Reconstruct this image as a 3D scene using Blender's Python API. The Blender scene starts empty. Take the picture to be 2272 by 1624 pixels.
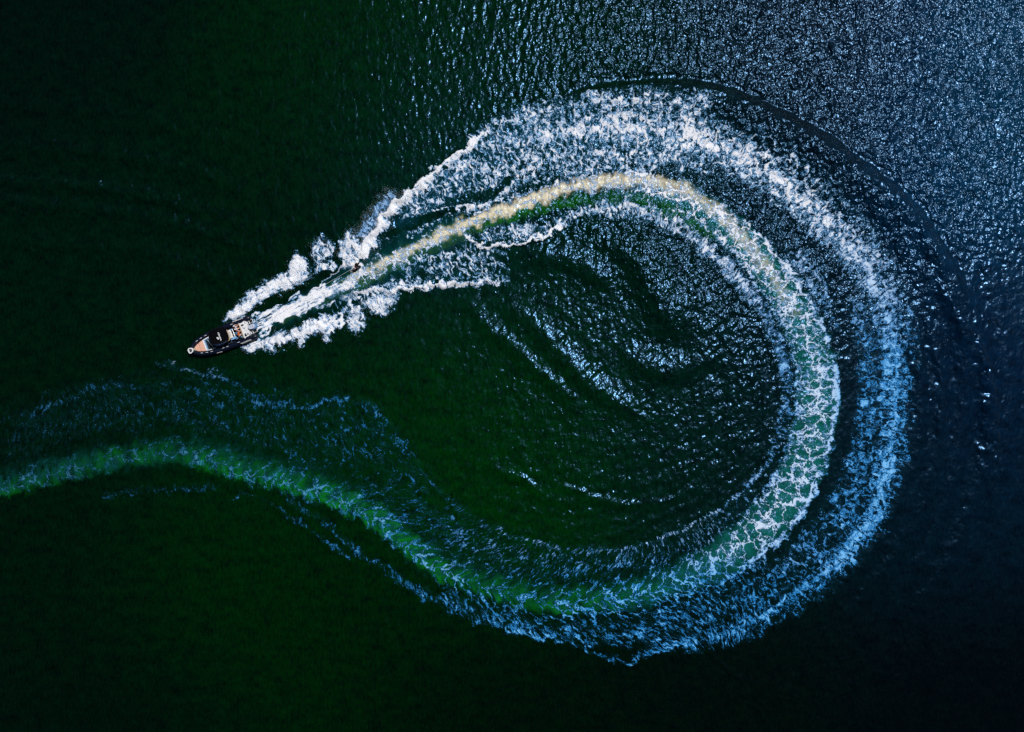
import bpy, bmesh, math, random
import numpy as np
from mathutils import Vector, Matrix
random.seed(7)
C = bpy.context.scene
col = C.collection

# ------------------------------------------------------------------ camera, sky, sun, exposure
CAM_H = 78.0
cam_d = bpy.data.cameras.new('drone_camera'); cam = bpy.data.objects.new('drone_camera', cam_d); col.objects.link(cam)
cam.location = (0, 0, CAM_H); cam.rotation_euler = (0, 0, 0)
cam_d.sensor_width = 36; cam_d.lens = 24.0; cam_d.clip_start = 0.5; cam_d.clip_end = 9000
C.camera = cam
SUN_EL = math.radians(59); SUN_AZ = math.radians(43)     # azimuth counted from +X towards +Y
w = bpy.data.worlds.new('World'); C.world = w; w.use_nodes = True
nt = w.node_tree; bg = nt.nodes['Background']
sky = nt.nodes.new('ShaderNodeTexSky'); sky.sky_type = 'NISHITA'; sky.sun_disc = False
sky.sun_elevation = SUN_EL; sky.sun_rotation = math.pi/2 - SUN_AZ
bg.inputs[1].default_value = 0.018
# bright thin haze around the sun (aureole), added to the clear sky
tc = nt.nodes.new('ShaderNodeTexCoord'); dp = nt.nodes.new('ShaderNodeVectorMath'); dp.operation = 'DOT_PRODUCT'
dp.inputs[1].default_value = (math.cos(SUN_EL)*math.cos(SUN_AZ), math.cos(SUN_EL)*math.sin(SUN_AZ), math.sin(SUN_EL))
nt.links.new(tc.outputs['Generated'], dp.inputs[0])
def wmath(op, a, b):
    n = nt.nodes.new('ShaderNodeMath'); n.operation = op
    for i, v in enumerate((a, b)):
        if isinstance(v, bpy.types.NodeSocket): nt.links.new(v, n.inputs[i])
        else: n.inputs[i].default_value = v
    return n.outputs[0]
glow = wmath('ADD', wmath('MULTIPLY', wmath('POWER', wmath('MAXIMUM', dp.outputs['Value'], 0.0), 60.0), 125.0), wmath('MULTIPLY', wmath('POWER', wmath('MAXIMUM', dp.outputs['Value'], 0.0), 12.0), 2.5))
gc = nt.nodes.new('ShaderNodeMix'); gc.data_type = 'RGBA'; gc.blend_type = 'MULTIPLY'; gc.inputs[0].default_value = 1; gc.inputs[6].default_value = (.40, .70, 1, 1); nt.links.new(glow, gc.inputs[7])
ga = nt.nodes.new('ShaderNodeMix'); ga.data_type = 'RGBA'; ga.blend_type = 'ADD'; ga.inputs[0].default_value = 1; sky.air_density = 1.0; sky.dust_density = 0.3
nt.links.new(sky.outputs[0], ga.inputs[6]); nt.links.new(gc.outputs[2], ga.inputs[7]); nt.links.new(ga.outputs[2], bg.inputs[0])
sd = bpy.data.lights.new('sun', 'SUN'); sd.energy = 3.4; sd.angle = math.radians(0.5); sd.color = (1, 0.97, 0.93)
so = bpy.data.objects.new('sun', sd); col.objects.link(so)
to_sun = Vector((math.cos(SUN_EL)*math.cos(SUN_AZ), math.cos(SUN_EL)*math.sin(SUN_AZ), math.sin(SUN_EL)))
so.rotation_euler = to_sun.to_track_quat('Z', 'Y').to_euler(); so.location = (60, 60, 90)
C.view_settings.view_transform = 'Standard'; C.view_settings.look = 'None'
C.view_settings.exposure = 0.0; C.view_settings.gamma = 1.0
C.render.engine = 'CYCLES'
cy = C.cycles; cy.use_denoising = False; cy.use_adaptive_sampling = True; cy.adaptive_threshold = 0.03; cy.adaptive_min_samples = 24
cy.max_bounces = 5; cy.diffuse_bounces = 2; cy.glossy_bounces = 2; cy.transmission_bounces = 3; cy.caustics_reflective = False; cy.caustics_refractive = False
cy.sample_clamp_indirect = 4

# ------------------------------------------------------------------ water fields (numpy), map units: 1 unit = U metres
U = 117/2272.0
def M2(pts): return [((x-1136)*U, (812-y)*U) for x, y in pts]
STEP = 0.1
gx = np.arange(-64, 64+STEP/2, STEP); gy = np.arange(-47, 47+STEP/2, STEP)
NX, NY = len(gx), len(gy)
X, Y = np.meshgrid(gx, gy)                    # metres, [row=y, col=x]
PX = X/U + 1136; PY = 812 - Y/U               # chart units, y down
_r = np.random.RandomState(3)
_perm = _r.permutation(4096).astype(np.int64)
_ang = _r.rand(4096)*2*np.pi; _gc = np.cos(_ang); _gs = np.sin(_ang)
def perlin(x, y, seed=0):
    xi = np.floor(x).astype(np.int64); yi = np.floor(y).astype(np.int64)
    xf = x-xi; yf = y-yi
    def g(ix, iy, dx, dy):
        h = _perm[(ix + _perm[(iy + seed*57) & 4095]) & 4095]
        return _gc[h]*dx + _gs[h]*dy
    u = xf*xf*xf*(xf*(xf*6-15)+10); v = yf*yf*yf*(yf*(yf*6-15)+10)
    a = g(xi, yi, xf, yf); b = g(xi+1, yi, xf-1, yf)
    c = g(xi, yi+1, xf, yf-1); d = g(xi+1, yi+1, xf-1, yf-1)
    return ((a+(b-a)*u) + ((c+(d-c)*u)-(a+(b-a)*u))*v)*1.4
def fbm(x, y, o=4, seed=0, r=0.5):
    s = 0; a = 1; n = 0
    for i in range(o):
        s = s + a*perlin(x, y, seed+i*7); n += a; a *= r; x = x*2.03+11.3; y = y*2.03+5.7
    return s/n
def smooth(a, b, x):
    t = np.clip((x-a)/(b-a), 0, 1); return t*t*(3-2*t)

_n1 = fbm(PX/26, PY/26, 3, 1); _n2 = fbm(PX/26, PY/26, 3, 2)
WX = PX + 16*_n1; WY = PY + 16*_n2            # gently warped coordinates: ragged edges
_n3 = fbm(PX/8, PY/8, 4, 4, .7); _n4 = fbm(PX/8, PY/8, 4, 5, .7)
VX = WX + 9*_n3; VY = WY + 9*_n4              # strongly warped

def catmull(rows, k=5):
    a = np.array(rows, float)
    if len(a) < 3: return a
    p = np.vstack([2*a[0]-a[1], a, 2*a[-1]-a[-2]]); out = []
    for i in range(1, len(p)-2):
        for t in np.arange(k)/k:
            out.append(0.5*((2*p[i])+(-p[i-1]+p[i+1])*t+(2*p[i-1]-5*p[i]+4*p[i+1]-p[i+2])*t*t+(-p[i-1]+3*p[i]-3*p[i+1]+p[i+2])*t**3))
    out.append(a[-1]); return np.array(out)

def seg_field(rows, reach, warp=1, smoothk=5):
    """nearest point on a polyline: signed distance (+ = right of travel in chart), arc length and interpolated extras"""
    a = catmull(rows, smoothk)
    cx, cy = [(PX, PY), (WX, WY), (VX, VY)][warp]
    x0, x1 = a[:, 0].min()-reach, a[:, 0].max()+reach; y0, y1 = a[:, 1].min()-reach, a[:, 1].max()+reach
    c0 = int(np.clip(np.searchsorted(PX[0], x0), 0, NX)); c1 = int(np.clip(np.searchsorted(PX[0], x1), 0, NX))
    ry = -PY[:, 0]; r0 = int(np.clip(np.searchsorted(ry, -y1), 0, NY)); r1 = int(np.clip(np.searchsorted(ry, -y0), 0, NY))
    if c1 <= c0 or r1 <= r0: return None
    sl = (slice(r0, r1), slice(c0, c1)); x = cx[sl]; y = cy[sl]
    best = np.full(x.shape, 1e18); sg = np.ones(x.shape); ext = [np.zeros(x.shape) for _ in range(a.shape[1]-2)]; uu = np.zeros(x.shape); L = 0
    for i in range(len(a)-1):
        p, q = a[i], a[i+1]; dx, dy = q[0]-p[0], q[1]-p[1]; l2 = dx*dx+dy*dy+1e-9
        # sub-window of this segment
        bx0 = min(p[0], q[0])-reach-26; bx1 = max(p[0], q[0])+reach+26; by0 = min(p[1], q[1])-reach-26; by1 = max(p[1], q[1])+reach+26
        ca = int(np.clip(np.searchsorted(PX[0], bx0)-c0, 0, x.shape[1])); cb = int(np.clip(np.searchsorted(PX[0], bx1)-c0, 0, x.shape[1]))
        ra = int(np.clip(np.searchsorted(ry, -by1)-r0, 0, x.shape[0])); rb = int(np.clip(np.searchsorted(ry, -by0)-r0, 0, x.shape[0]))
        if cb > ca and rb > ra:
            s2 = (slice(ra, rb), slice(ca, cb)); xs = x[s2]-p[0]; ys = y[s2]-p[1]
            t = np.clip((xs*dx+ys*dy)/l2, 0, 1); ex = xs-t*dx; ey = ys-t*dy; d2 = ex*ex+ey*ey
            m = d2 < best[s2]
            best[s2][m] = d2[m]; sg[s2][m] = np.where(dx*ys-dy*xs > 0, 1.0, -1.0)[m]; uu[s2][m] = (L+t*math.sqrt(l2))[m]
            for k in range(len(ext)): ext[k][s2][m] = (p[2+k]+(q[2+k]-p[2+k])*t)[m]
        L += math.sqrt(l2)
    return sl, np.sqrt(best), sg, uu, ext

def zeros(): return np.zeros((NY, NX))
def stroke(F, rows, k=1.0, warp=1, p=1.5, wr=None, add=False):
    """rows: x, y, halfwidth, strength [, right-hand halfwidth]; brushed into field F"""
    rows = [list(r) for r in rows]
    if warp == 2 and F is dens and max(r[2] for r in rows) < 12 and rows[0][1] < 700:      # thin breaking crests: ragged rather than drawn
        rows = [[r[0], r[1], r[2]*1.6, r[3]*.80]+[c*1.15 for c in r[4:]] for r in rows]
    mw = max(max(r[2], r[4] if len(r) > 4 else 0) for r in rows)
    res = seg_field(rows, mw*1.1+12, warp)
    if res is None: return
    sl, d, sg, u, ext = res
    wdt = ext[0] if len(ext) < 3 else np.where(sg > 0, ext[2], ext[0])
    v = k*ext[1]*np.clip(1-(d/np.maximum(wdt, .1))**2, 0, 1)**p
    F[sl] = F[sl]+v if add else np.maximum(F[sl], v)
def poly(F, pts, I, soft=6, warp=2, add=False):
    a = np.array(pts, float); cx, cy = [(PX, PY), (WX, WY), (VX, VY)][warp]
    g = 30+soft
    m = (PX > a[:, 0].min()-g) & (PX < a[:, 0].max()+g) & (PY > a[:, 1].min()-g) & (PY < a[:, 1].max()+g)
    x = cx[m]; y = cy[m]; ins = np.zeros(x.shape, bool); d2 = np.full(x.shape, 1e18)
    for i in range(len(a)):
        x0, y0 = a[i]; x1, y1 = a[(i+1) % len(a)]
        if y0 != y1:
            c = ((y0 > y) != (y1 > y)) & (x < (x1-x0)*(y-y0)/(y1-y0)+x0); ins ^= c
        dx, dy = x1-x0, y1-y0; t = np.clip(((x-x0)*dx+(y-y0)*dy)/(dx*dx+dy*dy+1e-9), 0, 1)
        d2 = np.minimum(d2, (x-x0-t*dx)**2+(y-y0-t*dy)**2)
    s = np.where(ins, 1, -1)*np.sqrt(d2); v = I*smooth(-soft, soft, s)
    f = F[m]; F[m] = f+v if add else np.maximum(f, v)
def fr(ox, oy, k): return lambda rows: [[ox+r[0]*k, oy+r[1]*k]+[c for c in r[2:]] for r in rows]
Z2 = fr(388.3, 388.3, .2562); Z3 = fr(887.5, 166.4, .3075); Z4 = fr(1442.2, 166.4, .3075); Z5 = fr(1608.6, 610.2, .3075)
Z6 = fr(1442.2, 1053.9, .3075); Z7 = fr(776.6, 1053.9, .3075); Z8 = fr(0, 721.1, .3588); ZI = fr(943, 499.2, .3415)

# ---- the propeller wash: the spine of the whole wake
SPINE = [(560,738),(600,717),(640,696),(720,655),(800,612),(900,562),(1000,515),(1050,492),(1130,464),(1200,441),(1280,420),(1350,410),
 (1430,413),(1500,430),(1560,457),(1620,503),(1670,555),(1722,620),(1768,690),(1798,760),(1814,840),(1812,920),(1795,1000),(1762,1080),
 (1712,1150),(1650,1210),(1580,1255),(1490,1292),(1400,1322),(1300,1335),(1200,1335),(1110,1315),(1010,1280),(930,1235),(870,1185),(800,1132),
 (720,1100),(640,1078),(540,1050),(450,1018),(380,1003),(300,1008),(200,1035),(100,1058),(0,1088),(-120,1110)]
res = seg_field([list(p) for p in SPINE], 3000, 0)
# full-plane arc length and offset
_, dS, sS, uS, _e = res
FU = uS*U; FV = dS*sS*U
_i0 = SPINE.index((1650,1210)); _sl, d2_, s2_, u2_, _e = seg_field([list(p) for p in SPINE[_i0:]], 3000, 0)
_L0 = sum(math.hypot(b[0]-a[0], b[1]-a[1]) for a, b in zip(SPINE[:_i0], SPINE[1:_i0+1]))
_m = (PX < 1420) & (PY > 792); FU = np.where(_m, (u2_+_L0)*U, FU); FV = np.where(_m, d2_*s2_*U, FV)
FU = FU + (.35+.40*smooth(500, 1000, PX))*np.abs(FV)*smooth(1080, 1200, PY+.25*(1300-PX))*(1-smooth(1500, 1700, PX))
dens = zeros(); blue_grade = zeros(); web = zeros(); along = zeros(); solid = zeros()

# --- dense white spray rolled off the two sides of the hull
upper = Z2([(425,1290),(440,1250),(470,1190),(520,1150),(530,1090),(600,1060),(620,1000),(700,1010),(740,960),(760,905),(850,905),(900,865),
 (980,850),(985,790),(1000,720),(1060,692),(1120,720),(1165,790),(1185,860),(1180,905),(1080,960),(950,1010),(850,1055),(750,1110),(690,1160),(620,1210),(540,1245),(430,1305)])
poly(dens, upper, .90, 12); poly(solid, upper, 1, 10)
l2 = Z2([(1155,610),(1190,540),(1270,540),(1335,580),(1375,640),(1355,700),(1310,770),(1250,795),(1200,745),(1160,690)])
poly(dens, l2, .72, 10); poly(solid, l2, .8, 10)
poly(dens, Z2([(1190,800),(1300,760),(1420,750),(1400,800),(1300,860),(1200,880)]), .72, 8)
l3 = Z2([(1405,640),(1420,570),(1480,500),(1520,475),(1560,560),(1620,600),(1660,610),(1640,680),(1600,720),(1545,790),(1500,785),(1410,725)])
poly(dens, l3, .80, 11); poly(solid, l3, .9, 10)
lower = Z2([(515,1502),(600,1452),(720,1402),(850,1372),(1000,1332),(1100,1285),(1180,1250),(1260,1270),(1360,1330),(1440,1320),(1380,1355),(1345,1440),(1290,1445),(1250,1365),(1220,1385),
 (1130,1425),(1105,1490),(1080,1490),(1050,1440),(960,1465),(930,1525),(910,1520),(870,1490),(825,1555),(790,1505),(700,1525),(590,1535)])
poly(dens, lower, .90, 12); poly(solid, lower, 1, 10)
poly(dens, Z2([(1100,1280),(1250,1230),(1400,1230),(1480,1280),(1440,1320),(1340,1400),(1260,1350),(1200,1350)]), .95, 9)
for q in ([(1480,1280),(1460,1200),(1560,1120),(1660,1130),(1650,1280),(1610,1390),(1570,1395),(1500,1345)],
          [(1660,1190),(1600,1080),(1750,1020),(1930,1000),(1910,1090),(1875,1185),(1810,1232),(1735,1200)]):
    poly(dens, Z2(q), .74, 10); poly(solid, Z2(q), .8, 9)
poly(dens, Z2([(1200,1250),(1300,1150),(1500,1100),(1620,1100),(1480,1250),(1420,1330),(1300,1330)]), .62, 12)
poly(dens, Z2([(1350,1100),(1400,1040),(1600,1000),(1900,900),(2165,860),(2165,1000),(1900,1000),(1700,1060),(1500,1110)]), .64, 12)
# the skier's curling sheet and its blue mist
mist = zeros()
poly(mist, Z2([(1540,560),(1560,480),(1640,390),(1700,290),(1800,190),(1850,120),(1960,180),(1900,270),(1800,380),(1740,450),(1680,540),(1600,590)]), 1, 16)
crest = Z2([(1560,770,22,1.1),(1640,610,20,1.25),(1700,525,9,1.4),(1760,425,9,1.4),(1830,345,8,1.4),(1900,262,8,1.4),(1980,200,8,1.4),(2060,130,8,1.4),(2165,40,8,1.4)])
crest = [[a,b,c*1.1,d*.78,c*3.6] for a,b,c,d in crest]
stroke(dens, crest+[[x,y,8,1.0,30] for x,y in [(960,378),(990,357),(1012,342),(1035,325)]]+[[1060,301,7,1.0,24],[1085,285,8,.8,24]], warp=2)
stroke(solid, crest, .7, 2, p=1)
stroke(dens, Z2([(1480,760,30,.9),(1560,700,45,.95),(1640,640,25,1.1)]), warp=2)
stroke(along, Z2([(1600,700,60,0),(1900,400,60,0)]))
# --- upper field between the outer rim and the wash
rim = Z3([(0,925),(170,765),(330,650),(480,515),(640,388),(800,290),(960,212),(1300,140),(1700,110),(2165,120)])
poly(dens, [tuple(r[:2]) for r in rim]+[tuple(r) for r in Z3([(2165,680),(1700,700),(1200,760),(900,800),(700,930),(300,960),(0,1090)])], .53, 12, 2)
stroke(dens, Z3([(60,890,10,.85),(330,650,10,.80),(480,520,14,.68),(640,430,26,.60),(830,470,34,.62),(950,470,36,.70),(1150,420,40,.70),(1350,400,46,.72),(1550,370,54,.74),(1750,385,60,.75),(1950,405,60,.76),(2165,430,60,.75)]), warp=2, p=1)
stroke(dens, Z3([(600,420,22,.58),(800,310,26,.60),(1000,260,30,.60),(1400,200,34,.60),(1800,190,38,.60),(2165,220,38,.56)]), warp=2, p=.8)
stroke(dens, Z3([(200,780,24,.60),(330,680,26,.62),(560,620,30,.64),(700,700,30,.60)]), warp=2)
stroke(dens, Z3([(800,700,30,.55),(900,590,40,.60),(1100,600,44,.60),(1500,570,44,.61),(1900,590,44,.60),(2165,640,40,.56)]), warp=2, p=.8)
# small second crests
def two(rows, k=1.0): stroke(dens, rows, k, 2)
two(Z3([(180,1020,3,.8,8),(260,970,5,1.0,12),(380,940,5,1.05,12),(500,945,5,1.0,12),(620,935,5,1.0,12),(700,900,5,.95,12),(780,820,4,.9,14),(860,735,4,.85,14),(950,670,4,.85,14),(1030,635,3,.7,12)]))
stroke(dens, Z3([(470,1150,14,.7),(560,1225,6,1.1),(640,1240,7,1.15),(740,1235,7,1.15),(850,1220,6,1.1),(950,1185,6,1.1),(1050,1150,7,1.05),(1150,1100,9,.95),(1210,1040,14,.9)]), warp=2)
poly(dens, Z3([(0,1330),(200,1290),(480,1160),(560,1220),(800,1240),(720,1330),(760,1380),(820,1460),(700,1530),(300,1560),(0,1550)]), .48, 22)
stroke(dens, Z3([(-330,1560,6,1.0),(-150,1560,7,1.1),(0,1545,8,1.25),(150,1530,8,1.25),(300,1510,8,1.25),(450,1515,8,1.2),(600,1500,9,1.15),(700,1500,8,1.0),(780,1470,9,.8)]), warp=2)
stroke(dens, Z3([(560,1450,10,.75),(620,1390,10,.8),(680,1360,8,.85),(740,1370,7,.85),(790,1400,6,.6)]), warp=2)
stroke(dens, Z3([(100,1340,8,.75),(300,1300,8,.78),(420,1280,8,.75)]), warp=2)
poly(dens, Z3([(520,1130),(800,1060),(1150,1060),(1050,1140),(850,1210),(600,1220)]), .55, 10)
# inner edge lace along the bend
stroke(dens, [(1240,490,20,.60),(1300,468,26,.64),(1340,460,28,.66),(1420,466,32,.68),(1500,500,32,.68),(1560,542,30,.67),(1620,598,28,.65),(1670,658,26,.63),(1715,730,24,.60),(1740,800,22,.58),(1748,880,20,.56),(1740,960,18,.54)], warp=2, p=.9)
# --- the wash itself
wash = [(575,730,9,.9),(610,712,10,.95),(660,684,13,1.0),(720,655,17,.94),(800,612,22,.76),(900,562,25,.66),(1000,515,27,.62),(1060,490,24,.48),(1130,464,26,.44),(1200,441,28,.46),
 (1280,420,30,.50),(1350,410,32,.56),(1430,413,36,.64),(1500,430,38,.68),(1560,457,38,.74),(1620,503,40,.76),(1670,555,42,.73),(1722,620,44,.70),(1768,690,46,.68),(1798,760,48,.66),(1814,840,50,.66),
 (1812,920,50,.66),(1795,1000,52,.66),(1762,1080,54,.66),(1712,1150,54,.66),(1650,1210,50,.64),(1580,1255,50,.64),(1490,1292,50,.58),(1400,1322,48,.55),(1300,1335,48,.5),(1200,1335,46,.42),(1110,1315,40,.40),(1010,1280,38,.5),
 (930,1235,36,.54)]
trail = [(1000,1275,34,.5,50),(930,1235,28,.54,60),(870,1190,26,.56,64),(800,1142,24,.56,70),(720,1108,24,.55,72),(640,1082,24,.52,70),(540,1055,26,.50,70),(450,1022,24,.49,66),(380,1008,22,.47,64),(300,1014,24,.46,56),(200,1040,24,.46,52),(100,1062,24,.50,48),(0,1088,24,.53,46),(-120,1115,24,.5,46)]
stroke(dens, trail, 1, 2, p=1.0); stroke(web, [(r[0], r[1], r[2]*1.3, .85, r[4]) for r in trail], 1, 1, p=.5)
stroke(dens, wash, 1, 2, p=.7)
stroke(web, [(r[0], r[1], r[2]*1.25, 1 if i > 12 else (.75 if i > 3 else .2)) for i, r in enumerate(wash)], 1, 1, p=.6)
# bright outer rim of the wash on the bend
off = []
for i in range(7, 27):
    r = wash[i]; q = wash[i+1]; dx, dy = q[0]-r[0], q[1]-r[1]; L = math.hypot(dx, dy)
    off.append((r[0]+dy/L*r[2]*.8, r[1]-dx/L*r[2]*.8, 15 if i > 11 else 11, .84 if i > 11 else .66))
stroke(dens, off, 1, 2)
off = []
for i in range(13, 26):
    r = wash[i]; q = wash[i+1]; dx, dy = q[0]-r[0], q[1]-r[1]; L = math.hypot(dx, dy)
    off.append((r[0]-dy/L*r[2]*.85, r[1]+dx/L*r[2]*.85, 10, .84))
stroke(dens, off, 1, 2)
# pieces of dense churn across the wash
for (x, y, r, k) in [(1750,690,22,1),(1790,700,16,1.05),(1800,800,20,.95),(1830,860,20,1.0),(1815,900,22,.98),(1790,950,18,.98),(1825,960,14,.9),(1800,1060,18,.95),(1770,1110,20,.95),(1700,1165,20,1.0),(1730,1200,20,.95),(1680,560,18,1.0),(1640,480,18,1.0),(1600,440,16,.95)]:
    stroke(dens, [(x-r, y+r*.5, 8, k), (x, y, 9, k), (x+r, y-r*.3, 8, k)], 1, 2)
# --- streaks close behind the transom
for k_, (xa, ya) in enumerate(((668,1215),(676,1250),(690,1285),(700,1320),(706,1350),(715,1385))):
    stroke(dens, Z2([(xa,ya,2.6,.80),(xa+130,ya-52+k_*-5,3.4,.86),(xa+290,ya-118-k_*14,4,.84),(xa+420,ya-190-k_*18,4,.7)]), 1, 1)
for rows in ([(660,1230,5,1.0),(760,1190,6,1.0),(860,1165,6,.95),(960,1140,5,.8)], [(690,1300,5,1.0),(780,1270,6,1.1),(900,1210,8,1.15),(1050,1120,9,1.15),(1180,1050,10,1.1),(1300,960,10,1.0)],
             [(710,1340,3,.9),(800,1310,4,1.0),(900,1270,4,1.0),(970,1220,4,.9)], [(720,1390,4,.9),(800,1350,5,1.0),(880,1290,5,1.0),(960,1230,5,.95),(1100,1190,6,.95),(1250,1130,6,.9),(1400,1115,6,.8)],
             [(700,1260,4,.75),(800,1220,4,.8),(900,1180,4,.7)], [(1060,1100,4,.7),(1180,1010,5,.85),(1260,940,5,.9),(1350,870,5,.9),(1450,795,5,.85)]):
    stroke(dens, Z2(rows), 1, 1); 
stroke(along, Z2([(620,1330,40,1),(800,1260,42,1),(1000,1150,40,1),(1200,1030,38,1),(1400,950,34,.8),(1700,850,30,.4),(2100,700,24,0)]), 1, 1, p=.5)
stroke(along, Z2([(430,1290,40,.5),(800,1000,60,.5)]), 1, 1, p=.5)
poly(dens, Z2([(640,1250),(900,1130),(1180,1000),(1300,960),(1500,850),(1650,800),(1900,660),(2165,540),(2165,740),(1900,850),(1600,960),(1400,1080),(1100,1170),(940,1240),(730,1400)]), .62, 10)
# --- outer foam band round the bend and down to the bottom
band = Z4([(-700,400,40,.62),(-500,380,52,.66),(-250,380,66,.68),(0,400,74,.69),(300,450,72,.69),(600,560,68,.68),(850,690,64,.67),(1000,820,62,.67),(1150,945,60,.67),(1300,1085,58,.67),(1450,1250,56,.68),(1580,1410,54,.68)])+ \
 [[1968,700,52,.68],[1982,800,52,.68],[1984,900,52,.68],[1977,980,52,.68],[1962,1060,52,.67],[1937,1130,52,.66],[1902,1190,52,.65],[1850,1250,50,.62],[1780,1310,48,.60],[1700,1360,46,.58],[1620,1400,42,.56],[1540,1420,34,.54],[1450,1425,28,.48]]
stroke(dens, band, 1, 2, p=.7)
stroke(dens, [[b[0], b[1], b[2]*.5, b[3]+.07] for b in band], 1, 2, p=1)
inner = [[1900,700,52,.52],[1925,800,54,.54],[1925,900,56,.54],[1915,1000,56,.54],[1890,1090,58,.54],[1840,1170,58,.52],[1770,1250,58,.5],[1680,1310,58,.5],[1580,1360,56,.5],[1480,1390,50,.5],[1380,1405,40,.5],[1280,1400,34,.52],[1180,1395,30,.54],[1090,1375,26,.56],[1010,1345,22,.56],[940,1318,18,.56],[880,1280,15,.56],[830,1245,12,.52],[770,1205,12,.48],[720,1160,12,.42],[640,1110,12,.36]]
stroke(dens, inner, 1, 2, p=.8)
stroke(dens, [[1440,390,46,.55],[1560,420,48,.54],[1650,470,48,.52],[1720,530,48,.50],[1790,600,48,.50],[1860,700,46,.50]], 1, 2, p=.8)
stroke(dens, [[1500,250,30,.52],[1600,280,30,.5],[1700,325,34,.46],[1800,395,34,.44],[1890,480,34,.42],[1950,560,30,.42],[2010,680,24,.40],[2030,800,20,.36]], 1, 2, p=.8)
stroke(dens, [[1540,1425,16,.56],[1450,1440,14,.6],[1390,1470,10,.58],[1330,1450,10,.5],[1270,1430,10,.4]], 1, 2)
stroke(dens, [[1080,1380,10,.72],[1140,1400,10,.72],[1220,1418,8,.68],[1320,1428,8,.6]], 1, 2)
# lacy field filling between the bottom band and the wash
poly(dens, [(1750,1180),(1700,1260),(1560,1360),(1380,1400),(1150,1390),(980,1330),(1000,1290),(1200,1350),(1420,1330),(1600,1260)], .46, 14)
# feathers from the inner lace down to the wash
poly(dens, [(1690,1050),(1610,1130),(1500,1185),(1400,1215),(1250,1225),(1100,1190),(950,1110),(880,1050),(800,1080),(880,1180),(1000,1270),(1150,1310),(1330,1320),(1500,1280),(1650,1190)], .38, 20)
# thin inner lace
lace = [[1742,880,13.0,0.540],[1730,960,15.6,0.558],[1700,1030,15.6,0.558],[1650,1090,15.6,0.558],[1580,1140,13.0,0.540],[1500,1180,13.0,0.522],[1420,1210,11.7,0.522],[1340,1222,11.7,0.504],[1250,1218,11.7,0.450],[1160,1195,13.0,0.432],[1080,1170,17.0,0.414],[1020,1130,20.4,0.414],[970,1085,20.4,0.414],[930,1040,20.4,0.378],[890,990,20.4,0.378],[850,930,20.4,0.432],[800,895,17.0,0.522],[755,885,15.3,0.594],[720,892,13.6,0.594],[680,905,13.6,0.630],[640,900,13.6,0.540],[600,895,15.3,0.612],[570,885,15.3,0.594],[530,862,13.6,0.450],[490,835,11.9,0.558],[440,828,11.9,0.540],[400,815,11.9,0.504],[350,803,11.9,0.450]]
stroke(dens, lace, 1, 2)
for q in ([[0,935,14,.40],[60,918,15,.42],[130,895,15,.43],[200,868,15,.43],[240,855,14,.42],[300,858,14,.43],[360,868,13,.42],[440,862,13,.43],[500,870,13,.40]],
          [[240,1100,13,.36],[330,1088,13,.40],[430,1085,13,.40],[480,1080,13,.34]], [[510,1108,5,.56],[535,1095,5,.6],[560,1098,5,.5],[600,1115,6,.44],[650,1150,7,.5],[700,1180,8,.5],[735,1210,8,.6],[775,1235,7,.52]],
[[600,970,10,.4],[650,1010,10,.42],[690,1035,8,.5],[640,1060,6,.4]], [[880,960,12,.42],[930,1030,12,.42],[960,1080,12,.44],[1000,1120,10,.44]],
          [[760,920,14,.42],[830,950,14,.42],[880,990,14,.42]], [[960,1130,8,.5],[1000,1145,8,.55],[1030,1180,7,.5],[1060,1190,7,.55]], [[300,960,10,.42],[305,985,6,.5],[260,1010,8,.44]],
          [[370,1010,5,.55],[385,985,4,.6],[400,970,4,.55]], [[420,1040,4,.55],[450,1020,4,.6],[480,1000,5,.58],[510,990,4,.5]], [[880,1060,8,.4],[940,1090,8,.42]]):
    stroke(dens, q, 1, 2)
poly(dens, [(0,900),(200,840),(500,820),(760,870),(900,960),(1000,1100),(860,1100),(700,1060),(500,980),(300,970),(0,1040)], .31, 70, 1)
# dark slots the photograph shows cut through the foam
def cut(rows, warp=1, p=.8):
    m = zeros(); stroke(m, rows, 1, warp, p); dens[:] = dens*(1-np.clip(m, 0, 1))
cut(Z2([(1640,760,8,1),(1750,655,10,1),(1880,565,9,.9),(2000,485,8,.8),(2165,390,6,.6)]))
cut([(943,487,6,.6),(985,466,7,.6),(1020,452,6,.5)])
cut(Z2([(690,1170,6,.8),(800,1110,9,.9),(950,1040,10,.9),(1100,980,9,.9),(1250,900,8,.9),(1380,815,6,.9)]))
cut(Z2([(860,1300,4,.6),(960,1262,8,.8),(1100,1228,9,.8),(1250,1180,9,.65),(1400,1160,8,.5)]))
cut(Z2([(1390,620,5,.9),(1385,720,5,.9),(1420,790,4,.7)]))
cut(Z3([(340,910,8,.5),(520,890,10,.65),(680,850,12,.65),(780,760,8,.5)]))
stroke(dens, [(850,540,12,.45),(900,520,14,.50),(960,498,14,.52),(1010,478,14,.52),(1070,458,14,.52),(1120,440,14,.5)], 1, 2)
cut([[1850,620,22,.7],[1870,700,22,.75],[1888,800,18,.7],[1885,900,18,.7],[1868,1000,18,.7],[1835,1080,18,.6]])
cut(Z4([(50,700,14,.7),(300,780,26,.75),(550,880,26,.75),(800,1060,24,.7),(1000,1250,22,.6)]))
oldz = smooth(1050, 1200, PY+.22*(1300-PX))*(1-smooth(1450, 1750, PX))
mod = (1+.9*oldz)*fbm(PX/40, PY/40, 3, 21)+.55*fbm(PX/13, PY/13, 2, 23)+.8*oldz*fbm(PX/16, PY/16, 3, 29)
dens = np.where(dens > 0, np.clip(dens*(1+.24*mod)-.05, 0, 1.5), 0)
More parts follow.
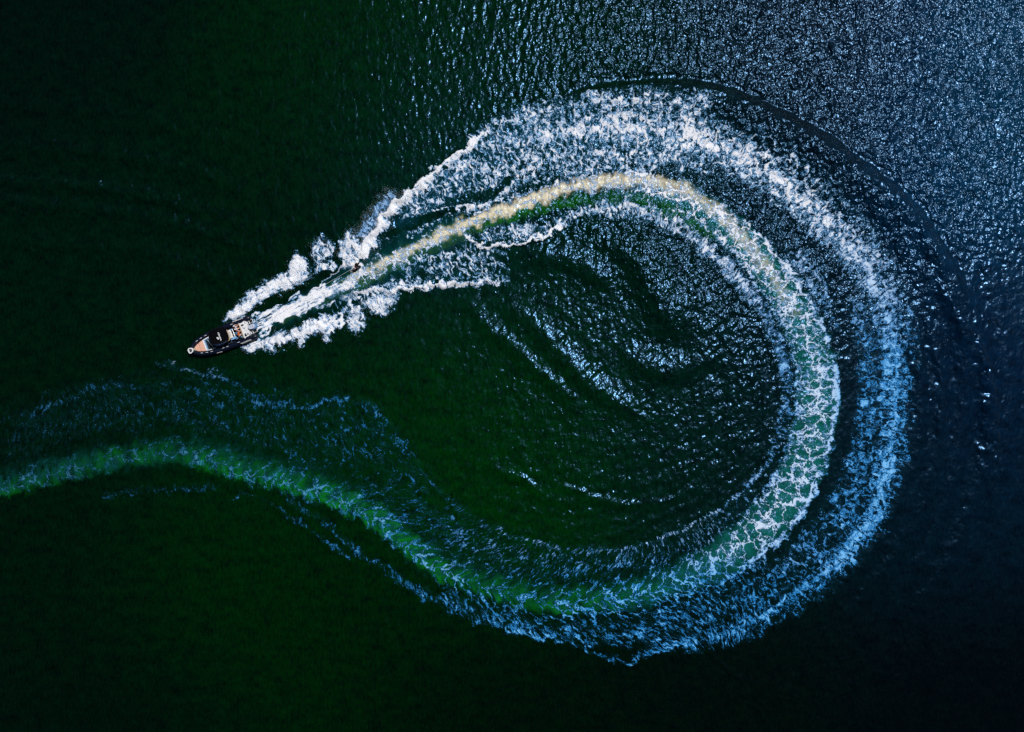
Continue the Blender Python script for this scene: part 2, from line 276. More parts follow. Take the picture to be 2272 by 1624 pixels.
# --- blue shade grading painted into the foam colour: 0 white, 1 thin and blue
blue_grade = smooth(400, 820, PY)*smooth(1250, 1880, PX)*.97
blue_grade = np.maximum(blue_grade, smooth(1080, 1300, PY))
keep_white = zeros(); stroke(keep_white, wash[15:27], 1, 0, .6); blue_grade = blue_grade*(1-.8*np.clip(keep_white, 0, 1)*(1-smooth(1160, 1260, PY)))
blue_grade = np.maximum(blue_grade, smooth(790, 850, PY)*smooth(1500, 900, PX))
blue_grade = np.maximum(blue_grade, .75*np.clip(mist-solid*2, 0, 1))
dens = np.maximum(dens, mist*.66)
# vignette painted in as foam opacity, dimmer towards the far end of the trail
vignette = np.clip(.25+.75*smooth(300, 1700, PX+.15*PY), 0, 1)
vignette = np.where(PY < 790, 1, vignette); blue_grade = np.clip(blue_grade, 0, 1)

# --- colour of the water body: vignette darkness painted in, green, blue at the right, and the churned bands
KEY = [(60,60,(.0003,.0046,.0028)),(300,500,(.0002,.0068,.0036)),(700,300,(.0002,.0092,.0012)),(950,150,(.0003,.0130,.0006)),(1250,200,(.0003,.0090,.001)),(700,620,(.0004,.006,.002)),
 (1000,900,(.0003,.015,.0006)),(1100,1060,(.0003,.020,.0006)),(1300,650,(.0004,.010,.004)),(1500,850,(.0004,.011,.006)),(1600,1050,(.0004,.009,.006)),(600,960,(.0003,.013,.002)),(250,900,(.0004,.007,.003)),
 (100,1200,(.0004,.006,.002)),(500,1300,(.0003,.012,.0004)),(800,1350,(.0003,.0085,.0004)),(300,1560,(.0003,.004,.002)),(1100,1560,(.0003,.004,.0006)),(1600,1560,(.0003,.003,.0006)),(2150,1500,(.0003,.0018,.0012)),
 (2120,1100,(.0004,.007,.012)),(2150,800,(.0005,.009,.017)),(2180,300,(.0006,.022,.050)),(1800,150,(.0015,.007,.013)),(1700,600,(.0006,.006,.009)),(1350,330,(.0006,.009,.012)),(1930,900,(.0005,.006,.009)),(1000,420,(.0006,.014,.02))]
num = [0, 0, 0]; den = 0
for kx, ky, c in KEY:
    wgt = np.exp(-((PX-kx)**2+(PY-ky)**2)/(2*170.0**2))+1e-6
    den = den+wgt
    for i in range(3): num[i] = num[i]+wgt*c[i]
mott = .9*np.clip(1+.75*fbm(PX/34, PY/22, 4, 31)+.85*fbm(PX/5, PY/12, 3, 37), .3, 2.0)
sea_e = smooth(1250, 1750, PX)
body = [n/den*mott*(k+(1-k)*sea_e) for n, k in zip(num, (.6, 1.18, .62))]
body[1] = body[1]+.006*smooth(1950, 2250, PX)*smooth(900, 200, PY)*mott; body[2] = body[2]+.018*smooth(1750, 2250, PX)*smooth(1500, 300, PY)*mott
def tint(rows, c, warp=1, p=1.0, noise=.5, nsc=18):
    m = zeros(); stroke(m, rows, 1, warp, p)
    m = np.clip(m*(1+(noise if c[0] < .1 else 0)*.9*fbm(FU/(60*U), FV/(50*U), 2, 47))*(1+noise*fbm(FU/(nsc*U)*1.2, FV/(nsc*U)*.6, 4, 41, .6)*2.4), 0, 1)
    for i in range(3): body[i] = body[i]*(1-m)+c[i]*m
teal = (.004,.115,.095)
tint([(560,738,20,.35),(720,655,34,.4),(900,562,50,.45),(1000,515,40,.4)], (.003,.06,.075))
tint(Z3([(0,1050,22,.7),(300,850,34,.6),(560,650,40,.5),(900,450,50,.5),(1400,400,60,.5),(2165,450,50,.5)]), (.002,.035,.055))
tint([(1380,415,30,.0),(1500,432,36,.6),(1600,490,40,.85),(1722,620,46,.9),(1798,760,50,.9),(1814,860,52,.95),(1805,960,54,.95),(1762,1080,54,.95),(1700,1160,52,.95),(1620,1225,50,.85),(1540,1270,44,.55),(1400,1322,40,.3)], teal)
tint([(1490,1292,26,.3,30),(1400,1325,28,.5,40),(1300,1338,28,.5,44),(1200,1338,26,.5,44),(1110,1318,24,.55,44),(1010,1285,22,.6,44),(930,1240,20,.8,44),(880,1198,18,.95,44),(820,1152,18,.95,46),(740,1114,18,1.0,50),(660,1086,18,.8,50),(560,1060,20,.55,50),(450,1028,20,.45,50),(380,1014,20,.3,46),(280,1022,20,.35,44),(180,1045,20,.28,40),(100,1066,20,.3,36),(0,1094,20,.5,34),(-120,1120,20,.5,34)], (.003,.145,.006), 2, 1.6, 1.1, 20)
tint([(1490,1296,20,.5,40),(1400,1328,24,.5,50),(1200,1335,24,.4,50),(1010,1275,20,.45,50),(870,1190,18,.4,50),(740,1100,18,.4,60),(600,1060,20,.4,60),(450,1018,20,.4,60),(200,1035,24,.4,50),(0,1080,24,.5,50),(-120,1110,24,.5,50)], (.002,.042,.034), 2, 1.4, 1.2, 14)
tint([(1010,500,14,.0),(1050,503,14,.5),(1110,488,14,.95),(1180,468,14,.9),(1250,450,14,.7),(1330,438,18,.5),(1400,440,22,.8),(1450,455,20,.5),(1510,478,20,.8),(1570,520,16,.5)], (.006,.085,.003), 1, .8, .8, 12)
tint([(620,707,12,.4),(700,668,20,.5),(800,617,26,.6),(900,567,28,.6),(1000,519,28,.6),(1060,494,26,.4),(1130,468,24,0)], (.035,.12,.02), 1, 1.2, .5, 12)
sand = (.86,.77,.56)
tint([(600,716,4.3,.3),(700,666,7.7,.7),(800,610,11.2,.85),(900,560,12.9,.9),(1000,513,15.5,.95),(1050,490,16.3,1.1),(1130,461,17.2,1.1),(1200,437,18.1,1.1),(1280,413,18.9,1.1),(1350,402,18.9,1.0),(1430,400,18.1,.95),(1500,417,18.9,.85),(1560,446,18.9,.75),(1620,496,18.9,.65),(1670,556,17.2,.5),(1722,625,17.2,.35),(1760,695,15.5,.15)], sand, 2, 1.5, .30, 18)
BODY = np.stack([np.clip(b, 0, 1) for b in body], -1)

# --- heights
H = zeros()
def ridge(rows, A, warp=1, add=True):
    """rows: x, y, left halfwidth, strength, right halfwidth (gaussian flanks)"""
    rows = [list(r) for r in rows]; mw = max(max(r[2], r[4]) for r in rows)
    sl, d, sg, u, ext = seg_field(rows, mw*2.6+12, warp)
    wd = np.where(sg > 0, ext[2], ext[0]); H[sl] += A*ext[1]*np.exp(-(d/np.maximum(wd, 1))**2)
# travel direction left->right in chart: right-hand side = below (chart y down)
BLACK = [(1200,245,7,0,32),(1260,222,8,.5,48),(1340,199,8,.8,54),(1442,192,9,1,64),(1534,198,14,1.1,70),(1596,211,15,1.2,70),(1657,233,17,1.3,70),(1704,257,18,1.4,70),(1750,280,20,1.5,70),(1796,305,20,1.5,70),(1842,332,20,1.5,70),
  (1888,368,18,1.4,70),(1934,400,18,1.3,64),(1980,435,17,1.2,64),(2011,462,17,1,57),(2042,497,17,.9,57),(2090,575,17,.8,54),(2130,655,17,.6,54),(2160,745,17,.5,54),(2178,840,17,.4,54),(2180,960,17,0,54)]
ridge(BLACK, .66, 0)
calm = zeros(); stroke(calm, [(b[0]+9*(b[0]>1500), b[1]-11, 22, min(1, b[3])) for b in BLACK], 1, 1, .6)
ridge([(2000,560,10,0,24),(2070,625,10,.6,24),(2131,718,10,.8,26),(2177,795,10,.8,26),(2193,856,10,.7,26),(2205,1000,10,.5,26),(2190,1150,10,0,26)], .34, 1)
for dx_, a_ in ((-70, .16), (-112, .20), (50, .18)):
    ridge([(2040+dx_,560,14,0,24),(2110+dx_,680,14,.8,24),(2150+dx_,800,14,1,24),(2160+dx_,950,14,1,24),(2130+dx_,1120,14,.8,24),(2060+dx_,1270,14,.5,24),(1960+dx_,1390,14,0,24)], a_, 1)
ridge([(1130,571,28,0,28),(1199,566,28,1,28),(1250,573,28,1,28),(1302,592,28,1,28),(1330,615,28,1,28),(1343,650,28,0,28)], 0.38, 0)
ridge([(1350,520,40,0,30),(1400,575,40,.8,30),(1436,620,40,1,34),(1462,670,44,1,34),(1476,715,40,.8,34),(1480,760,34,0,34)], 0.53, 0)
ridge([(1110,640,25,0,25),(1160,700,25,.6,25),(1205,742,25,.9,28),(1257,800,25,1,28),(1312,852,25,1,28),(1375,893,25,.9,28),(1440,922,25,0,28)], 0.27, 0)
ridge([(1030,650,15,0,20),(1050,682,15,.7,20),(1086,728,15,.8,20),(1128,758,15,.9,20),(1175,803,15,.9,20),(1226,848,15,.9,20),(1276,892,15,.6,20),(1310,935,15,0,20)], 0.20, 0)
ridge([(1380,770,30,0,24),(1438,815,30,.9,24),(1500,822,34,1,24),(1550,805,30,.6,24),(1590,770,28,0,24)], 0.38, 0)
ridge([(1470,640,50,0,50),(1520,690,50,.7,44),(1560,760,50,.6,44),(1570,830,50,0,44)], 0.44, 0)
ridge([(1250,500,34,0,34),(1330,530,34,.6,34),(1420,560,34,.8,34),(1500,600,34,.8,34),(1570,660,34,.7,34),(1620,740,34,.5,34),(1650,850,34,.4,34),(1650,950,34,0,34)], 0.22, 0)
ridge([(1070,1010,9,0,12),(1110,1045,9,.8,12),(1161,1058,9,1,12),(1192,1090,9,1,12),(1238,1108,9,.7,12),(1284,1118,9,0,12)], 0.14, 0)
ridge([(1200,1060,9,0,12),(1284,1090,9,.8,12),(1330,1108,9,1,12),(1400,1118,9,1,12),(1480,1110,9,.7,12),(1560,1080,9,0,12)], 0.14, 0)
ridge([(1180,1020,12,0,12),(1290,1050,12,.6,12),(1400,1068,12,.7,12),(1500,1060,12,.5,12),(1590,1010,12,0,12)], 0.10, 0)
# swell arcs left by the boat on the left and far right
for k, (y0, a) in enumerate([(230,.14),(320,.22),(400,.32),(446,.32),(530,.22)]):
    ridge([(-100,y0,20,1,14),(200,y0+20,20,1,14),(400,y0+55,20,.8,14),(620,y0+130,20,0,14)], a, 1)
ridge(Z2([(1560,770,5,0,8),(1640,600,6,.7,10),(1760,420,6,1,12),(1900,255,6,1,14),(2165,35,6,1,14)])+[[1012,342,6,.8,14],[1100,285,6,0,14]], .35, 1)
ridge(Z3([(-330,1560,12,.4,5),(0,1545,14,1,5),(300,1510,14,1,5),(600,1500,12,.9,5),(780,1470,10,0,5)]), .30, 1)
ridge(Z3([(470,1180,10,0,5),(640,1235,12,1,5),(850,1218,12,1,5),(1050,1150,10,.9,5),(1200,1080,10,0,5)]), .25, 1)
ridge(Z3([(180,1020,5,0,12),(380,935,5,1,12),(620,930,5,1,12),(860,730,5,1,12),(1030,630,5,0,12)]), .25, 1)
# troughs: hollow behind the transom and in the skier's track
ridge(Z2([(640,1320,14,1,14),(800,1250,16,1,16),(1000,1150,14,.5,14),(1200,1050,14,0,14)]), -.16, 0)
ridge(Z2([(1610,745,7,.7,7),(1750,650,9,1,9),(2000,480,9,1,9),(2165,385,8,.5,8)]), -.16, 0)
# cross swell and concentric rings inside the loop
swirl = np.hypot(PX-1250, (PY-820)*1.05)
loop = smooth(620, 380, swirl)*smooth(-6, -40, -swirl)
amp_r = .35+.65*smooth(900, 1400, PX)*smooth(1150, 850, PY)+.25*smooth(900, 1300, PY)*0
# wind ripples: crests run roughly along the chart's vertical at the left, crinkled everywhere at the top right
rx = X/0.85; ry2 = Y/2.0
w1 = fbm(rx+.35*ry2, ry2, 3, 51, .55)
w2 = fbm((X*.72+Y*.69)/1.9, (Y*.72-X*.69)/.75, 2, 61, .5)
w3 = fbm(X/.75, Y/.75, 3, 71, .55)
inloop = smooth(560, 420, np.hypot(PX-1380, PY-800))
topr = smooth(1150, 1700, PX)*smooth(700, 350, PY)
rough = zeros()
H += .050*w1*(1-.7*topr)*(1-.85*inloop)
H += .085*w2*inloop
ringx = smooth(170, 230, dS)*smooth(520, 380, dS)*(sS < 0)*smooth(1500, 1750, PX)*smooth(350, 560, PY)*smooth(1450, 1200, PY)
H += .085*ringx*np.sin((dS+10*_n1)*2*np.pi/52)*(.6+.8*fbm(PX/60, PY/60, 2, 101))
ringi = smooth(40, 80, dS)*smooth(330, 220, dS)*(sS > 0)*smooth(1000, 1200, PX)*smooth(700, 900, PY)*smooth(1240, 1180, PY)
ringi = ringi+.7*smooth(40, 80, dS)*smooth(260, 180, dS)*(sS > 0)*smooth(1250, 1400, PX)*smooth(900, 700, PY)
H += .040*ringi*np.sin((dS+14*_n2)*2*np.pi/27)*(.6+1.0*fbm(PX/50, PY/50, 2, 103))
H += (.080*w3*topr*(1+.5*fbm(X/7, Y/12, 2, 107)) + .03*w3*(1-.7*inloop))*(1-.75*calm)
H += .06*fbm(X/5, Y/5, 3, 81)
# foam stands proud of the water, churned
fd = np.clip(dens, 0, 1.3)
H += fd*.05*(1+1.2*fbm(X/.8, Y/.8, 3, 91)) + solid*(.14+.22*fbm(X/1.1, Y/1.1, 3, 95))
# flatten and lower under the hull so that nothing pokes into the boat
bx, by, ba = -29.6, 4.36, math.radians(201.2)
lx = (X-bx)*math.cos(ba)+(Y-by)*math.sin(ba); ly = -(X-bx)*math.sin(ba)+(Y-by)*math.cos(ba)
inb = smooth(1.9, 1.2, np.abs(ly))*smooth(-1.6, -.6, lx)*smooth(8.6, 7.6, lx)
H = H*(1-inb) - .05*inb

# ---- one structured sheet, dense in the middle, stretched out to the horizon
def ext_axis(a):
    e = [];s = STEP;v = a[-1]
    while v < 3500: s *= 1.35; v += s; e.append(v)
    e = np.array(e); return np.concatenate([-(e[::-1]), a, e]), len(e)
ax, pxn = ext_axis(gx); ay, pyn = ext_axis(gy)
def padf(f, fill=None):
    p = [(pyn, pyn), (pxn, pxn)]+[(0, 0)]*(f.ndim-2)
    return np.pad(f, p, mode='edge') if fill is None else np.pad(f, p, mode='constant', constant_values=fill)
edge = np.minimum(smooth(64, 60, np.abs(X)), smooth(47, 44, np.abs(Y)))
Hh = padf(H*edge, 0); GX, GY = np.meshgrid(ax, ay)
nr, nc = GX.shape
co = np.stack([GX, GY, Hh], -1).reshape(-1, 3).astype(np.float32)
dHx = np.gradient(Hh, ax, axis=1); dHy = np.gradient(Hh, ay, axis=0)
nrm = np.stack([-dHx, -dHy, np.ones_like(Hh)], -1); nrm /= np.linalg.norm(nrm, axis=-1, keepdims=True); nrm = nrm.reshape(-1, 3)
A_dens = padf(dens).ravel(); A_blue_grade = padf(blue_grade).ravel(); A_web = padf(web).ravel(); A_along = padf(along).ravel(); A_vignette = padf(vignette).ravel()
A_body = padf(BODY).reshape(-1, 3)
FUp = padf(FU).ravel(); FVp = padf(FV).ravel()
sunr = np.hypot(PX-1780, (PY-200)*1.1)
gl = .17+.30*smooth(600, 1000, PX)*smooth(620, 300, PY)+.85*smooth(760, 380, sunr)+.20*inloop*smooth(950, 1250, PX)*smooth(1250, 950, PY)+.10*inloop
gl = gl*(1-.7*calm)*(1+.45*topr*fbm(X/4, Y/8, 2, 109))
gl = padf(np.clip(gl, .12, 1.2)).ravel()
idx = np.arange(nr*nc).reshape(nr, nc)
quads = np.stack([idx[:-1, :-1], idx[:-1, 1:], idx[1:, 1:], idx[1:, :-1]], -1).reshape(-1, 4)
cover = padf(dens)
cm = np.maximum(np.maximum(cover[:-1, :-1], cover[1:, 1:]), np.maximum(cover[:-1, 1:], cover[1:, :-1])).ravel() > 0.36
cm &= (np.abs(GX[:-1, :-1]).ravel() < 62) & (np.abs(GY[:-1, :-1]).ravel() < 45)

def sheet(name, q, mat):
    used = np.unique(q); remap = np.zeros(len(co), np.int64); remap[used] = np.arange(len(used)); f = remap[q].astype(np.int32)
    me = bpy.data.meshes.new(name); me.vertices.add(len(used)); me.vertices.foreach_set('co', co[used].ravel())
    me.loops.add(f.size); me.loops.foreach_set('vertex_index', f.ravel())
    me.polygons.add(len(f)); me.polygons.foreach_set('loop_start', np.arange(0, f.size, 4, dtype=np.int32))
    me.update(calc_edges=True)
    me.polygons.foreach_set('use_smooth', np.ones(len(f), bool))
    for nm, arr in (('foam', A_dens), ('blue_grade', A_blue_grade), ('web', A_web), ('along', A_along), ('vignette', A_vignette), ('ripple', gl)):
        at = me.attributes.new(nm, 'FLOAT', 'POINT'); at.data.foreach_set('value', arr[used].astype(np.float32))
    at = me.attributes.new('body', 'FLOAT_VECTOR', 'POINT'); at.data.foreach_set('vector', A_body[used].astype(np.float32).ravel())
    fl = np.stack([FUp, FVp, 0*FUp], -1)
    at = me.attributes.new('flow', 'FLOAT_VECTOR', 'POINT'); at.data.foreach_set('vector', fl[used].astype(np.float32).ravel())
    me.normals_split_custom_set_from_vertices(nrm[used].astype(np.float32))
    me.materials.append(mat)
    o = bpy.data.objects.new(name, me); col.objects.link(o); return o

# ------------------------------------------------------------------ water material
class NB:
    def __init__(s, name):
        s.m = bpy.data.materials.new(name); s.m.use_nodes = True; s.t = s.m.node_tree; s.n = s.t.nodes; s.b = s.n['Principled BSDF']
    def new(s, t, **k):
        n = s.n.new(t)
        for a, v in k.items(): setattr(n, a, v)
        return n
    def put(s, sock, v):
        if isinstance(v, bpy.types.NodeSocket): s.t.links.new(v, sock)
        else: sock.default_value = v
    def math(s, op, a, b=0.0, c=None, clamp=False):
        n = s.new('ShaderNodeMath', operation=op, use_clamp=clamp); s.put(n.inputs[0], a); s.put(n.inputs[1], b)
        if c is not None: s.put(n.inputs[2], c)
        return n.outputs[0]
    def vmath(s, op, a, b):
        n = s.new('ShaderNodeVectorMath', operation=op); s.put(n.inputs[0], a); s.put(n.inputs[1], b); return n.outputs[0]
    def attr(s, nm, vec=False):
        n = s.new('ShaderNodeAttribute', attribute_name=nm); return n.outputs['Vector' if vec else 'Fac']
    def noise(s, v, sc, det=3, ro=.5, color=False, dist=0):
        n = s.new('ShaderNodeTexNoise'); s.put(n.inputs['Vector'], v); n.inputs['Scale'].default_value = sc; n.inputs['Detail'].default_value = det
        n.inputs['Roughness'].default_value = ro; n.inputs['Distortion'].default_value = dist; return n.outputs['Color' if color else 'Fac']
    def vor(s, v, sc, feat='DISTANCE_TO_EDGE', rnd=1.0):
        n = s.new('ShaderNodeTexVoronoi', feature=feat); s.put(n.inputs['Vector'], v); n.inputs['Scale'].default_value = sc; n.inputs['Randomness'].default_value = rnd; return n.outputs['Distance']
    def mr(s, v, a, b, c=0.0, d=1.0, st='SMOOTHSTEP'):
        n = s.new('ShaderNodeMapRange', interpolation_type=st); s.put(n.inputs[0], v); s.put(n.inputs[1], a); s.put(n.inputs[2], b); s.put(n.inputs[3], c); s.put(n.inputs[4], d); return n.outputs[0]
    def mixf(s, f, a, b):
        n = s.new('ShaderNodeMix', data_type='FLOAT'); s.put(n.inputs[0], f); s.put(n.inputs[2], a); s.put(n.inputs[3], b); return n.outputs[0]
    def mixc(s, f, a, b):
        n = s.new('ShaderNodeMix', data_type='RGBA'); s.put(n.inputs[0], f); s.put(n.inputs[6], a); s.put(n.inputs[7], b); return n.outputs[2]
    def mixv(s, f, a, b):
        n = s.new('ShaderNodeMix', data_type='VECTOR'); s.put(n.inputs[0], f); s.put(n.inputs[4], a); s.put(n.inputs[5], b); return n.outputs[1]
    def ramp(s, f, stops):
        n = s.new('ShaderNodeValToRGB'); s.put(n.inputs[0], f); e = n.color_ramp.elements
        while len(e) < len(stops): e.new(.5)
        for el, (p, c) in zip(e, stops): el.position = p; el.color = (*c, 1)
        return n.outputs[0]

def water_material():
    g = NB('churned_sea_water'); b = g.b
    pos = g.new('ShaderNodeNewGeometry').outputs['Position']
    flow = g.attr('flow', True); D = g.attr('foam'); blue_grade_ = g.attr('blue_grade'); web_ = g.attr('web'); al = g.attr('along'); vignette_ = g.attr('vignette'); rip = g.attr('ripple'); body_ = g.attr('body', True)
    wp = g.vmath('SUBTRACT', g.noise(pos, .9, 3, .6, True), (.5, .5, .5))
    fw = g.vmath('ADD', flow, g.vmath('MULTIPLY', wp, (1.5, 1.5, 0)))
    fwa = g.vmath('ADD', flow, g.vmath('MULTIPLY', wp, (.4, .4, 0)))
    across = g.noise(g.vmath('MULTIPLY', fw, (3.1, 1.2, 1)), 1.0, 5, .60)
    alongn = g.noise(g.vmath('MULTIPLY', fwa, (.28, 3.4, 1)), 1.0, 4, .6)
    n1 = g.mr(g.mixf(al, across, alongn), .35, .66, 0, 1, 'LINEAR')
    # lace: torn filaments (ridged noise) of three sizes, plus a few cell walls in the wash
    def filament(v, sc, det, ro, k):
        n = g.noise(v, sc, det, ro)
        return g.math('SUBTRACT', 1.0, g.math('MULTIPLY', g.math('ABSOLUTE', g.math('SUBTRACT', n, .5)), k), clamp=True)
    vF = g.mixv(al, g.vmath('MULTIPLY', fw, (1.5, .8, 1)), g.vmath('MULTIPLY', fwa, (.22, 2.4, 1)))
    e1 = filament(vF, .95, 3, .55, 9.0)
    e2 = filament(vF, 2.5, 3, .6, 8.0)
    e3 = filament(g.vmath('ADD', vF, (7.3, 2.1, 4.0)), 1.3, 2, .5, 10.0)
    wp2 = g.vmath('SUBTRACT', g.noise(pos, 1.3, 3, .6, True), (.5, .5, .5))
    fw2 = g.vmath('ADD', flow, g.vmath('MULTIPLY', wp2, (1.9, 1.9, 0)))
    big = g.mr(g.vor(g.vmath('MULTIPLY', fw2, (.72, .62, 1)), 1.0), 0.0, .10, 1, 0)
    sml = g.mr(g.vor(g.vmath('MULTIPLY', fw2, (2.1, 1.8, 1)), 1.0), 0.0, .16, 1, 0)
    patch = g.noise(flow, .38, 2, .5)
    pat_f = g.math('ADD', g.math('MULTIPLY', n1, .56), g.math('ADD', g.math('MULTIPLY', e1, .20), g.math('MULTIPLY', e2, .22)))
    pat_w = g.math('ADD', g.math('MULTIPLY', n1, .24), g.math('ADD', g.math('MULTIPLY', big, .50), g.math('ADD', g.math('MULTIPLY', sml, .26), g.math('MULTIPLY', e3, .20))))
    pat = g.mixf(web_, pat_f, pat_w)
    pat = g.math('ADD', pat, g.math('MULTIPLY', g.math('SUBTRACT', patch, .5), .45))
    pat = g.math('ADD', pat, g.math('MULTIPLY', g.math('SUBTRACT', g.noise(pos, 5.0, 3, .7), .5), .34))
    s = g.math('SUBTRACT', g.math('ADD', pat, D), 1.0)
    has = g.mr(D, .04, .2)
    f = g.math('MULTIPLY', g.mr(s, -.03, .31, 0, 1, 'LINEAR'), has)
    film = g.math('MULTIPLY', g.mr(s, -.45, .15, 0, 1), g.math('MULTIPLY', has, .09))
    ft = g.math('MULTIPLY', g.math('POWER', g.math('MAXIMUM', f, 0.0), .8), 1.0)
    white_ramp = g.ramp(ft, [(0, (.002, .02, .035)), (.18, (.012, .12, .28)), (.42, (.15, .38, .68)), (.72, (.66, .76, .93)), (1, (.88, .88, .92))])
    old = g.ramp(ft, [(0, (.0008, .012, .03)), (.2, (.003, .06, .17)), (.55, (.012, .20, .54)), (.85, (.05, .33, .74)), (1, (.16, .48, .86))])  # ramp with the blue shading put into the foam colour
    fc = g.mixc(blue_grade_, white_ramp, old)
    alpha = g.math('MINIMUM', g.mr(f, 0.0, .22), 1.0)
    alpha = g.math('MULTIPLY', alpha, vignette_)
    water = g.mixc(film, body_, (.02, .14, .22, 1))
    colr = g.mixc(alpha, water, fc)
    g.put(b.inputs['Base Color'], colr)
    g.put(b.inputs['Roughness'], g.mixf(g.mr(f, .1, .6), .21, .8))
    b.inputs['IOR'].default_value = 1.333; b.inputs['Specular IOR Level'].default_value = .75
    g.put(b.inputs['Specular Tint'], (.24, .55, 1.0, 1))
    # fine ripples and foam relief
    r1 = g.noise(g.vmath('MULTIPLY', pos, (1.0, .55, 1)), 1.6, 2, .45)
    r2 = g.noise(g.vmath('ADD', pos, wp), 1.35, 2, .45)
    hgt = g.math('ADD', g.math('MULTIPLY', r1, .5), g.math('MULTIPLY', r2, .5))
    hgt = g.math('MULTIPLY', hgt, g.math('MULTIPLY', g.math('MULTIPLY', rip, g.mr(D, .2, .8, 1.0, .45)), .52))
    hgt = g.math('ADD', hgt, g.math('MULTIPLY', f, .06))
    bp = g.new('ShaderNodeBump'); bp.inputs['Strength'].default_value = 1; bp.inputs['Distance'].default_value = 1.0
    g.put(bp.inputs['Height'], hgt); g.t.links.new(bp.outputs[0], b.inputs['Normal'])
    return g.m
wm = water_material()
water = sheet('water', quads[~cm], wm); water['kind'] = 'structure'
foam = sheet('wake_foam', quads[cm], wm); foam['kind'] = 'stuff'
foam['label'] = 'looping white and blue foam wake curling behind the boat'; foam['category'] = 'foam'
#BOATPART
# ------------------------------------------------------------------ plain materials
def mat(name, c, rough=.5, metal=0.0, spec=.5, var=0.0, sc=8.0, bump=0.0):
    g = NB(name); b = g.b
    b.inputs['Roughness'].default_value = rough; b.inputs['Metallic'].default_value = metal; b.inputs['Specular IOR Level'].default_value = spec
    tc_ = g.new('ShaderNodeTexCoord').outputs['Object']; n = g.noise(tc_, sc, 4, .6)
    lo = tuple(v*(1-var) for v in c)+(1,); hi = tuple(min(1, v*(1+var)) for v in c)+(1,)
    g.put(b.inputs['Base Color'], g.mixc(n, lo, hi))
    if bump:
        bp = g.new('ShaderNodeBump'); bp.inputs['Distance'].default_value = bump; g.put(bp.inputs['Height'], n); g.t.links.new(bp.outputs[0], b.inputs['Normal'])
    return g.m
M = dict(
 rubber=mat('navy_rubber', (.002, .005, .018), .36, 0, .45, .3, 5, .004), white=mat('white_gelcoat', (.80, .80, .82), .3, 0, .5, .05, 3), vinyl=mat('cream_vinyl', (.80, .74, .70), .5, 0, .4, .06, 6, .003),
 peach=mat('peach_vinyl', (.74, .42, .31), .6, 0, .3, .06, 7, .004), black=mat('black_canvas', (.0015, .0015, .003), .85, 0, .08, .3, 20, .004), dark=mat('dark_deck', (.006, .012, .018), .6, 0, .3, .5, 10),
 tan=mat('tan_deck_mat', (.40, .33, .25), .7, 0, .2, .15, 12), tanv=mat('tan_trim', (.52, .40, .27), .6, 0, .3, .1, 6), blue=mat('blue_grey_gelcoat', (.20, .42, .74), .3, 0, .5, .15, 4),
 glass=mat('tinted_acrylic', (.05, .22, .42), .08, 0, .8, .1, 3), steel=mat('stainless_steel', (.75, .78, .82), .22, 1, .5, .05, 9), motor=mat('pearl_grey_paint', (.52, .56, .68), .22, 0, .6, .05, 3),
 motord=mat('slate_blue_paint', (.10, .24, .48), .28, 0, .6, .1, 3), ink=mat('dark_print', (.02, .05, .09), .5), print=mat('white_print', (.82, .84, .86), .5), skin=mat('sunlit_skin', (.72, .42, .34), .55, 0, .4, .08, 9),
 orange=mat('orange_cloth', (.75, .16, .02), .8, 0, .2, .12, 12), shirt=mat('white_cloth', (.74, .76, .84), .85, 0, .2, .08, 10, .01), vest=mat('navy_vest', (.008, .012, .03), .8, 0, .2, .3, 12, .01), cap=mat('blue_cap', (.03, .20, .48), .8, 0, .2, .1, 9),
 hair=mat('dark_hair', (.006, .005, .006), .6, 0, .4, .4, 60, .01), suit=mat('black_neoprene', (.006, .006, .009), .42, 0, .5, .4, 14, .006), bag=mat('blue_grey_canvas', (.13, .24, .38), .8, 0, .3, .3, 9, .02), grey=mat('grey_deck_mat', (.10, .09, .085), .7, 0, .2, .3, 15))

def finish(bm, name, m, parent=None, smooth_=True, angle=40):
    bmesh.ops.recalc_face_normals(bm, faces=bm.faces[:])
    for f in bm.faces: f.smooth = smooth_
    if smooth_:
        for e in bm.edges:
            if len(e.link_faces) == 2 and e.calc_face_angle(0) > math.radians(angle): e.smooth = False
    me = bpy.data.meshes.new(name); bm.to_mesh(me); bm.free(); me.materials.append(m)
    o = bpy.data.objects.new(name, me); col.objects.link(o)
    if parent: o.parent = parent
    return o
def b_prism(bm, pts, z0, z1, bev=0.0, dz=None):
    """vertical prism over an outline; dz(x, y) adds height to the top"""
    lo = [bm.verts.new((x, y, z0)) for x, y in pts]; hi = [bm.verts.new((x, y, z1+(dz(x, y) if dz else 0))) for x, y in pts]
    n = len(pts); bm.faces.new(lo[::-1]); top = bm.faces.new(hi)
    for i in range(n): bm.faces.new((lo[i], lo[(i+1) % n], hi[(i+1) % n], hi[i]))
    if bev: bmesh.ops.bevel(bm, geom=list(top.edges), offset=bev, segments=3, affect='EDGES', profile=.5)
def b_box(bm, x0, x1, y0, y1, z0, z1, bev=.02): b_prism(bm, [(x0, y0), (x1, y0), (x1, y1), (x0, y1)], z0, z1, bev)
